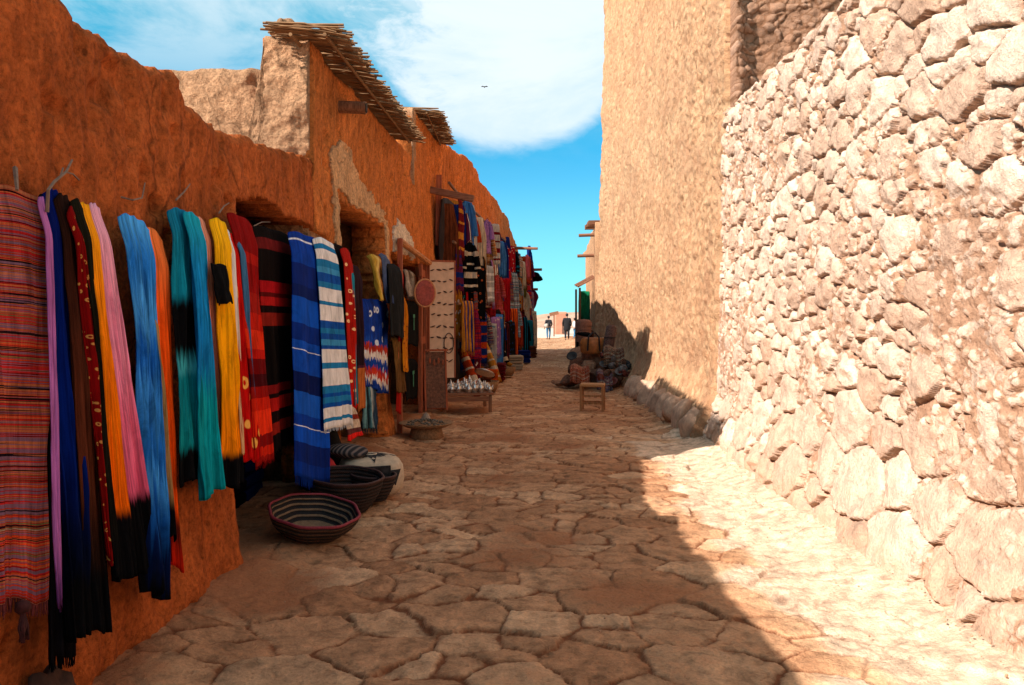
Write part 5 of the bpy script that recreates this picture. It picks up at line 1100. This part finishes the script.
def person(label, x, y, rz, H, topm, legm, coat=False, step=.12, arm=(.25,.25), z=-.04):
    k = H/1.75; t = thing('person', label, 'person', (x, y, z), rz, None)
    S = lambda a, b, c: (a*k, b*k, c*k)
    J = []; E = []
    def add(p, r, par=None):
        J.append((S(*p), r*k if not hasattr(r, '__len__') else tuple(q*k for q in r)))
        if par is not None: E.append((par, len(J)-1))
        return len(J)-1
    pel = add((0,0,.95), (.15,.11)); wa = add((0,0,1.10), (.13,.10), pel); ch = add((0,0,1.32), (.165,.11), wa); nk = add((0,.0,1.48), .055, ch); hd0 = add((0,-.01,1.56), .065, nk); hd = add((0,-.01,1.64), (.078,.095), hd0); add((0,0,1.715), (.055,.07), hd)
    add((0,-.10,1.63), .014, hd)                                     # nose
    for s_ in (-1, 1):
        hp = add((s_*.095,0,.86), .088, pel); kn = add((s_*.10, -step*s_*.5, .48), .058, hp); an = add((s_*.10, step*s_*.6, .09), .038, kn); ft = add((s_*.11, step*s_*.6-.09, .04), .036, an); add((s_*.115, step*s_*.6-.16, .03), .028, ft)
        sh = add((s_*.185,0,1.41), .055, ch); el = add((s_*.25, .02, 1.13), .042, sh); wr = add((s_*(.25-.02), -arm[0]*.5, .90), .028, el)
        pm = add((s_*.23, -arm[0]*.5-.02, .84), (.030,.018), wr)
        for q in range(4):
            f1 = add((s_*.23 + (q-1.5)*.019, -arm[0]*.5-.035, .79), .009, pm); add((s_*.23 + (q-1.5)*.019, -arm[0]*.5-.05, .755 + .006*abs(q-1.5)), .008, f1)
        th = add((s_*.20, -arm[0]*.5-.05, .85), .010, pm); add((s_*.195, -arm[0]*.5-.07, .82), .008, th)
    skinned('body', J, E, skin_m, t, 1)
    # clothes as their own shells
    def shell(nm, js, es, mt): skinned(nm, [(S(*a), (r*k if not hasattr(r, '__len__') else tuple(q*k for q in r))) for a, r in js], es, mt, t, 1)
    lo = .55 if coat else .93
    shell('coat' if coat else 'jacket', [((0,0,lo), (.27,.20) if coat else (.19,.15)), ((0,0,1.10), (.22,.17) if coat else (.18,.14)), ((0,0,1.34), (.24,.16)), ((0,0,1.47), (.09,.085)), ((-.20,0,1.41), .075), ((-.27,.02,1.13), .062), ((-.245,-arm[0]*.5,.93), .048), ((.20,0,1.41), .075), ((.27,.02,1.13), .062), ((.245,-arm[0]*.5,.93), .048)],
          [(0,1),(1,2),(2,3),(2,4),(4,5),(5,6),(2,7),(7,8),(8,9)], topm)
    shell('trousers', [((0,0,.97), (.165,.125))] + [x_ for s_ in (-1, 1) for x_ in (((s_*.10,0,.85), .105), ((s_*.10,-step*s_*.5,.48), .078), ((s_*.10,step*s_*.6,.12), .062))], [(0,1),(1,2),(2,3),(0,4),(4,5),(5,6)], legm)
    m = MB(); m.blob(S(0, .02, 1.67), S(.19, .22, .20), 3, 0, 3, .06); m.build('hair', hair_m, t, True)
    for s_ in (-1, 1): m = MB(); m.blob(S(s_*.105, step*s_*.6-.07, .035), S(.09,.25,.08), 4, 2, 2, .03); m.build('shoe', plain_mat('shoe', (.02,.018,.016)), t, True)
    return t
blackc = plain_mat('black_wool_coat', (.012,.011,.012), .95, .3, 30); greyc = plain_mat('dark_jacket', (.035,.035,.04), .9, .4, 30)
jeans = plain_mat('blue_jeans', (.05,.16,.27), .9, .3, 30); palec = plain_mat('pale_shirt', (.55,.47,.45), .9, .2, 30); blackt = plain_mat('black_trousers', (.015,.014,.016), .9)
Yp = 56.0
person('person in dark jacket and blue jeans with a bag, leftmost at the street end', (548.5-512)/F*Yp, Yp, R(200), 1.64, greyc, jeans, False, .05, (.45,.4))
person('person in a long black coat seen from behind, tallest at the street end', (567-512)/F*(Yp-2), Yp-2, R(175), 1.80, blackc, blackt, True, .14)
person('person in a pale top and blue trousers beside the far right stall', (575-512)/F*Yp, Yp, R(120), 1.50, palec, jeans, False, .1, (.3,.3))
m = MB(); m.blob(((546.5-512)/F*(Yp-.25), Yp-.25, .93), (.34,.18,.30), 9, 3, 3, .08); o = m.build('shoulder_bag', plain_mat('cream_bag', (.40,.34,.28), .9), smooth=True); tag(o, 'pale shoulder bag held by the person in blue jeans', 'bag')
m = MB(); m.tube([((545-512)/F*(Yp-.2), Yp-.2, 1.05), ((547-512)/F*Yp, Yp-.16, 1.38)], .015, 5); m.build('strap', blackt, o, world=True)

# bird
bd_ = MB(); bx_, by_, bz_ = (484.5-512)/F*60, 60, zat(87, 60)
bd_.blob((bx_, by_, bz_), (.09,.26,.08), 2, 0, 2, .05); bd_.add([(bx_, by_-.07, bz_+.02), (bx_-.16, by_, bz_+.09), (bx_-.27, by_+.06, bz_+.03), (bx_, by_+.07, bz_+.02)], [(0,1,2,3)]); bd_.add([(bx_, by_-.07, bz_+.02), (bx_+.16, by_, bz_+.09), (bx_+.27, by_+.06, bz_+.03), (bx_, by_+.07, bz_+.02)], [(3,2,1,0)])
tag(bd_.build('bird', plain_mat('dark_feather', (.02,.02,.02)), solid=.012), 'tiny dark bird gliding high against the white cloud', 'bird')
SKY_TINT = (.12, 1.08, 1.32, 1); HAZE_COL = (4.6, 7.6, 8.6, 1); CLOUD_COL = (7.6, 8.4, 8.8, 1); EXPO = 1.2
# ------------------------------------------------------------------ camera, sun, sky
cam = bpy.data.objects.new('camera', bpy.data.cameras.new('camera')); C.objects.link(cam)
cam.location = (0, 0, CZ); cam.rotation_euler = (R(90), 0, 0)
cam.data.sensor_width = 36; cam.data.lens = 36 * F / 1024; cam.data.shift_y = -(342.5 - HY) / 1024
cam.data.clip_start = .05; cam.data.clip_end = 6000
bpy.context.scene.camera = cam
D = Vector((1.08, .75, -1.0)).normalized()
sun = bpy.data.objects.new('sun', bpy.data.lights.new('sun', 'SUN')); C.objects.link(sun)
sun.rotation_euler = D.to_track_quat('-Z', 'Y').to_euler(); sun.location = (-20, -15, 25)
sun.data.energy = 4.2; sun.data.angle = R(.53); sun.data.color = (1.0, .925, .865)
w = bpy.data.worlds.new('World'); bpy.context.scene.world = w; w.use_nodes = True
t = w.node_tree; t.nodes.clear(); L = t.links.new
def wn(ty, **k):
    x = t.nodes.new(ty)
    for a, b in k.items(): setattr(x, a, b)
    return x
def wm(op, a, b=0.0, clamp=False):
    x = wn('ShaderNodeMath', operation=op); x.use_clamp = clamp
    for s_, v in ((x.inputs[0], a), (x.inputs[1], b)):
        if isinstance(v, bpy.types.NodeSocket): L(v, s_)
        else: s_.default_value = v
    return x.outputs[0]
out = wn('ShaderNodeOutputWorld'); bg = wn('ShaderNodeBackground'); L(bg.outputs[0], out.inputs[0])
sky = wn('ShaderNodeTexSky', sky_type='NISHITA'); sky.sun_disc = False
sky.sun_elevation = math.atan(1 / math.hypot(1.08, .75)); sky.sun_rotation = math.atan2(-1.08, -.75) % (2 * math.pi)
sky.altitude = 1300; sky.air_density = 1.0; sky.dust_density = .3; sky.ozone_density = 1.5
tc = wn('ShaderNodeTexCoord'); sp = wn('ShaderNodeSeparateXYZ'); L(tc.outputs['Generated'], sp.inputs[0])
x, y, z = sp.outputs
hor = wm('MAXIMUM', wm('SQRT', wm('ADD', wm('MULTIPLY', x, x), wm('MULTIPLY', y, y))), .02)
el = wm('DIVIDE', z, hor)                              # height above the horizon
az = wm('ARCTAN2', x, y)
# cyan tint of the dry desert sky
tint = wn('ShaderNodeMix', data_type='RGBA', blend_type='MULTIPLY'); tint.inputs[0].default_value = 1.0
L(sky.outputs[0], tint.inputs[6]); tz = wn('ShaderNodeMix', data_type='RGBA'); _r = wn('ShaderNodeMapRange', interpolation_type='SMOOTHSTEP'); L(el, _r.inputs[0]); _r.inputs[1].default_value = .16; _r.inputs[2].default_value = .45
L(_r.outputs[0], tz.inputs[0]); tz.inputs[6].default_value = SKY_TINT; tz.inputs[7].default_value = (.25, 2.1, 1.75, 1); L(tz.outputs[2], tint.inputs[7])
# one big soft-topped cloud bank with a crisp lower rim, and veils elsewhere
cv = wn('ShaderNodeCombineXYZ'); L(az, cv.inputs[0]); L(el, cv.inputs[1])
def nz_(scale, detail, sx, sy, rot=0, off=0, rough=.55, dist=0):
    mp = wn('ShaderNodeMapping'); mp.inputs['Scale'].default_value = (sx, sy, 1); mp.inputs['Rotation'].default_value = (0, 0, rot); mp.inputs['Location'].default_value = (off, off*.7, off)
    L(cv.outputs[0], mp.inputs[0]); n = wn('ShaderNodeTexNoise'); n.inputs['Scale'].default_value = scale; n.inputs['Detail'].default_value = detail
    n.inputs['Roughness'].default_value = rough; n.inputs['Distortion'].default_value = dist; L(mp.outputs[0], n.inputs['Vector']); return n.outputs['Fac']
def wr(fac, a, b):
    r = wn('ShaderNodeMapRange', interpolation_type='SMOOTHSTEP'); L(fac, r.inputs[0]); r.inputs[1].default_value = a; r.inputs[2].default_value = b; return r.outputs[0]
n1 = nz_(6, 6, 1, 1.6, .5); n2 = nz_(3.0, 7, 1, 2.6, .35, 3.1, .62, .6); n3 = nz_(16, 6, 1, 2, .6, 1.7, .65, .4)
# lower rim: lowest near azimuth +0.0, rising to both sides (a bowed edge)
rim = wm('ADD', wm('MULTIPLY', wm('POWER', wm('ABSOLUTE', wm('SUBTRACT', az, .0)), 2.0), 3.4), .196)
rim = wm('ADD', rim, wm('MULTIPLY', wm('SUBTRACT', n1, .5), .04))
bank = wr(wm('ADD', wm('SUBTRACT', el, rim), wm('MULTIPLY', wm('SUBTRACT', n3, .5), .022)), 0.0, .03)
ragged = wr(wm('ADD', wm('MULTIPLY', wm('SUBTRACT', n3, .5), .35), az), -.27, -.08)
bank = wm('MULTIPLY', bank, ragged)
veil = wm('MULTIPLY', wr(n2, .34, .60), wr(el, .16, .42))
back = wm('MULTIPLY', wr(wm('ABSOLUTE', az), .5, 1.0), wm('MULTIPLY', wr(n2, .42, .62), .75))
bank = wm('MULTIPLY', bank, wm('ADD', wm('MULTIPLY', wr(n2, .30, .62), .26), .70))
cl = wm('MAXIMUM', bank, wm('MAXIMUM', wm('MULTIPLY', veil, .72), back))
haze = wm('MULTIPLY', wr(el, .26, -.02), .55)
cm = wn('ShaderNodeMix', data_type='RGBA'); L(haze, cm.inputs[0]); L(tint.outputs[2], cm.inputs[6]); cm.inputs[7].default_value = HAZE_COL
cc = wn('ShaderNodeMix', data_type='RGBA'); L(cl, cc.inputs[0]); L(cm.outputs[2], cc.inputs[6]); cc.inputs[7].default_value = CLOUD_COL
L(cc.outputs[2], bg.inputs[0]); bg.inputs[1].default_value = .054
scn = bpy.context.scene; scn.view_settings.view_transform = 'Standard'; scn.view_settings.look = 'None'
scn.view_settings.exposure = EXPO; scn.view_settings.gamma = 1.0
scn.cycles.max_bounces = 6; scn.cycles.diffuse_bounces = 4
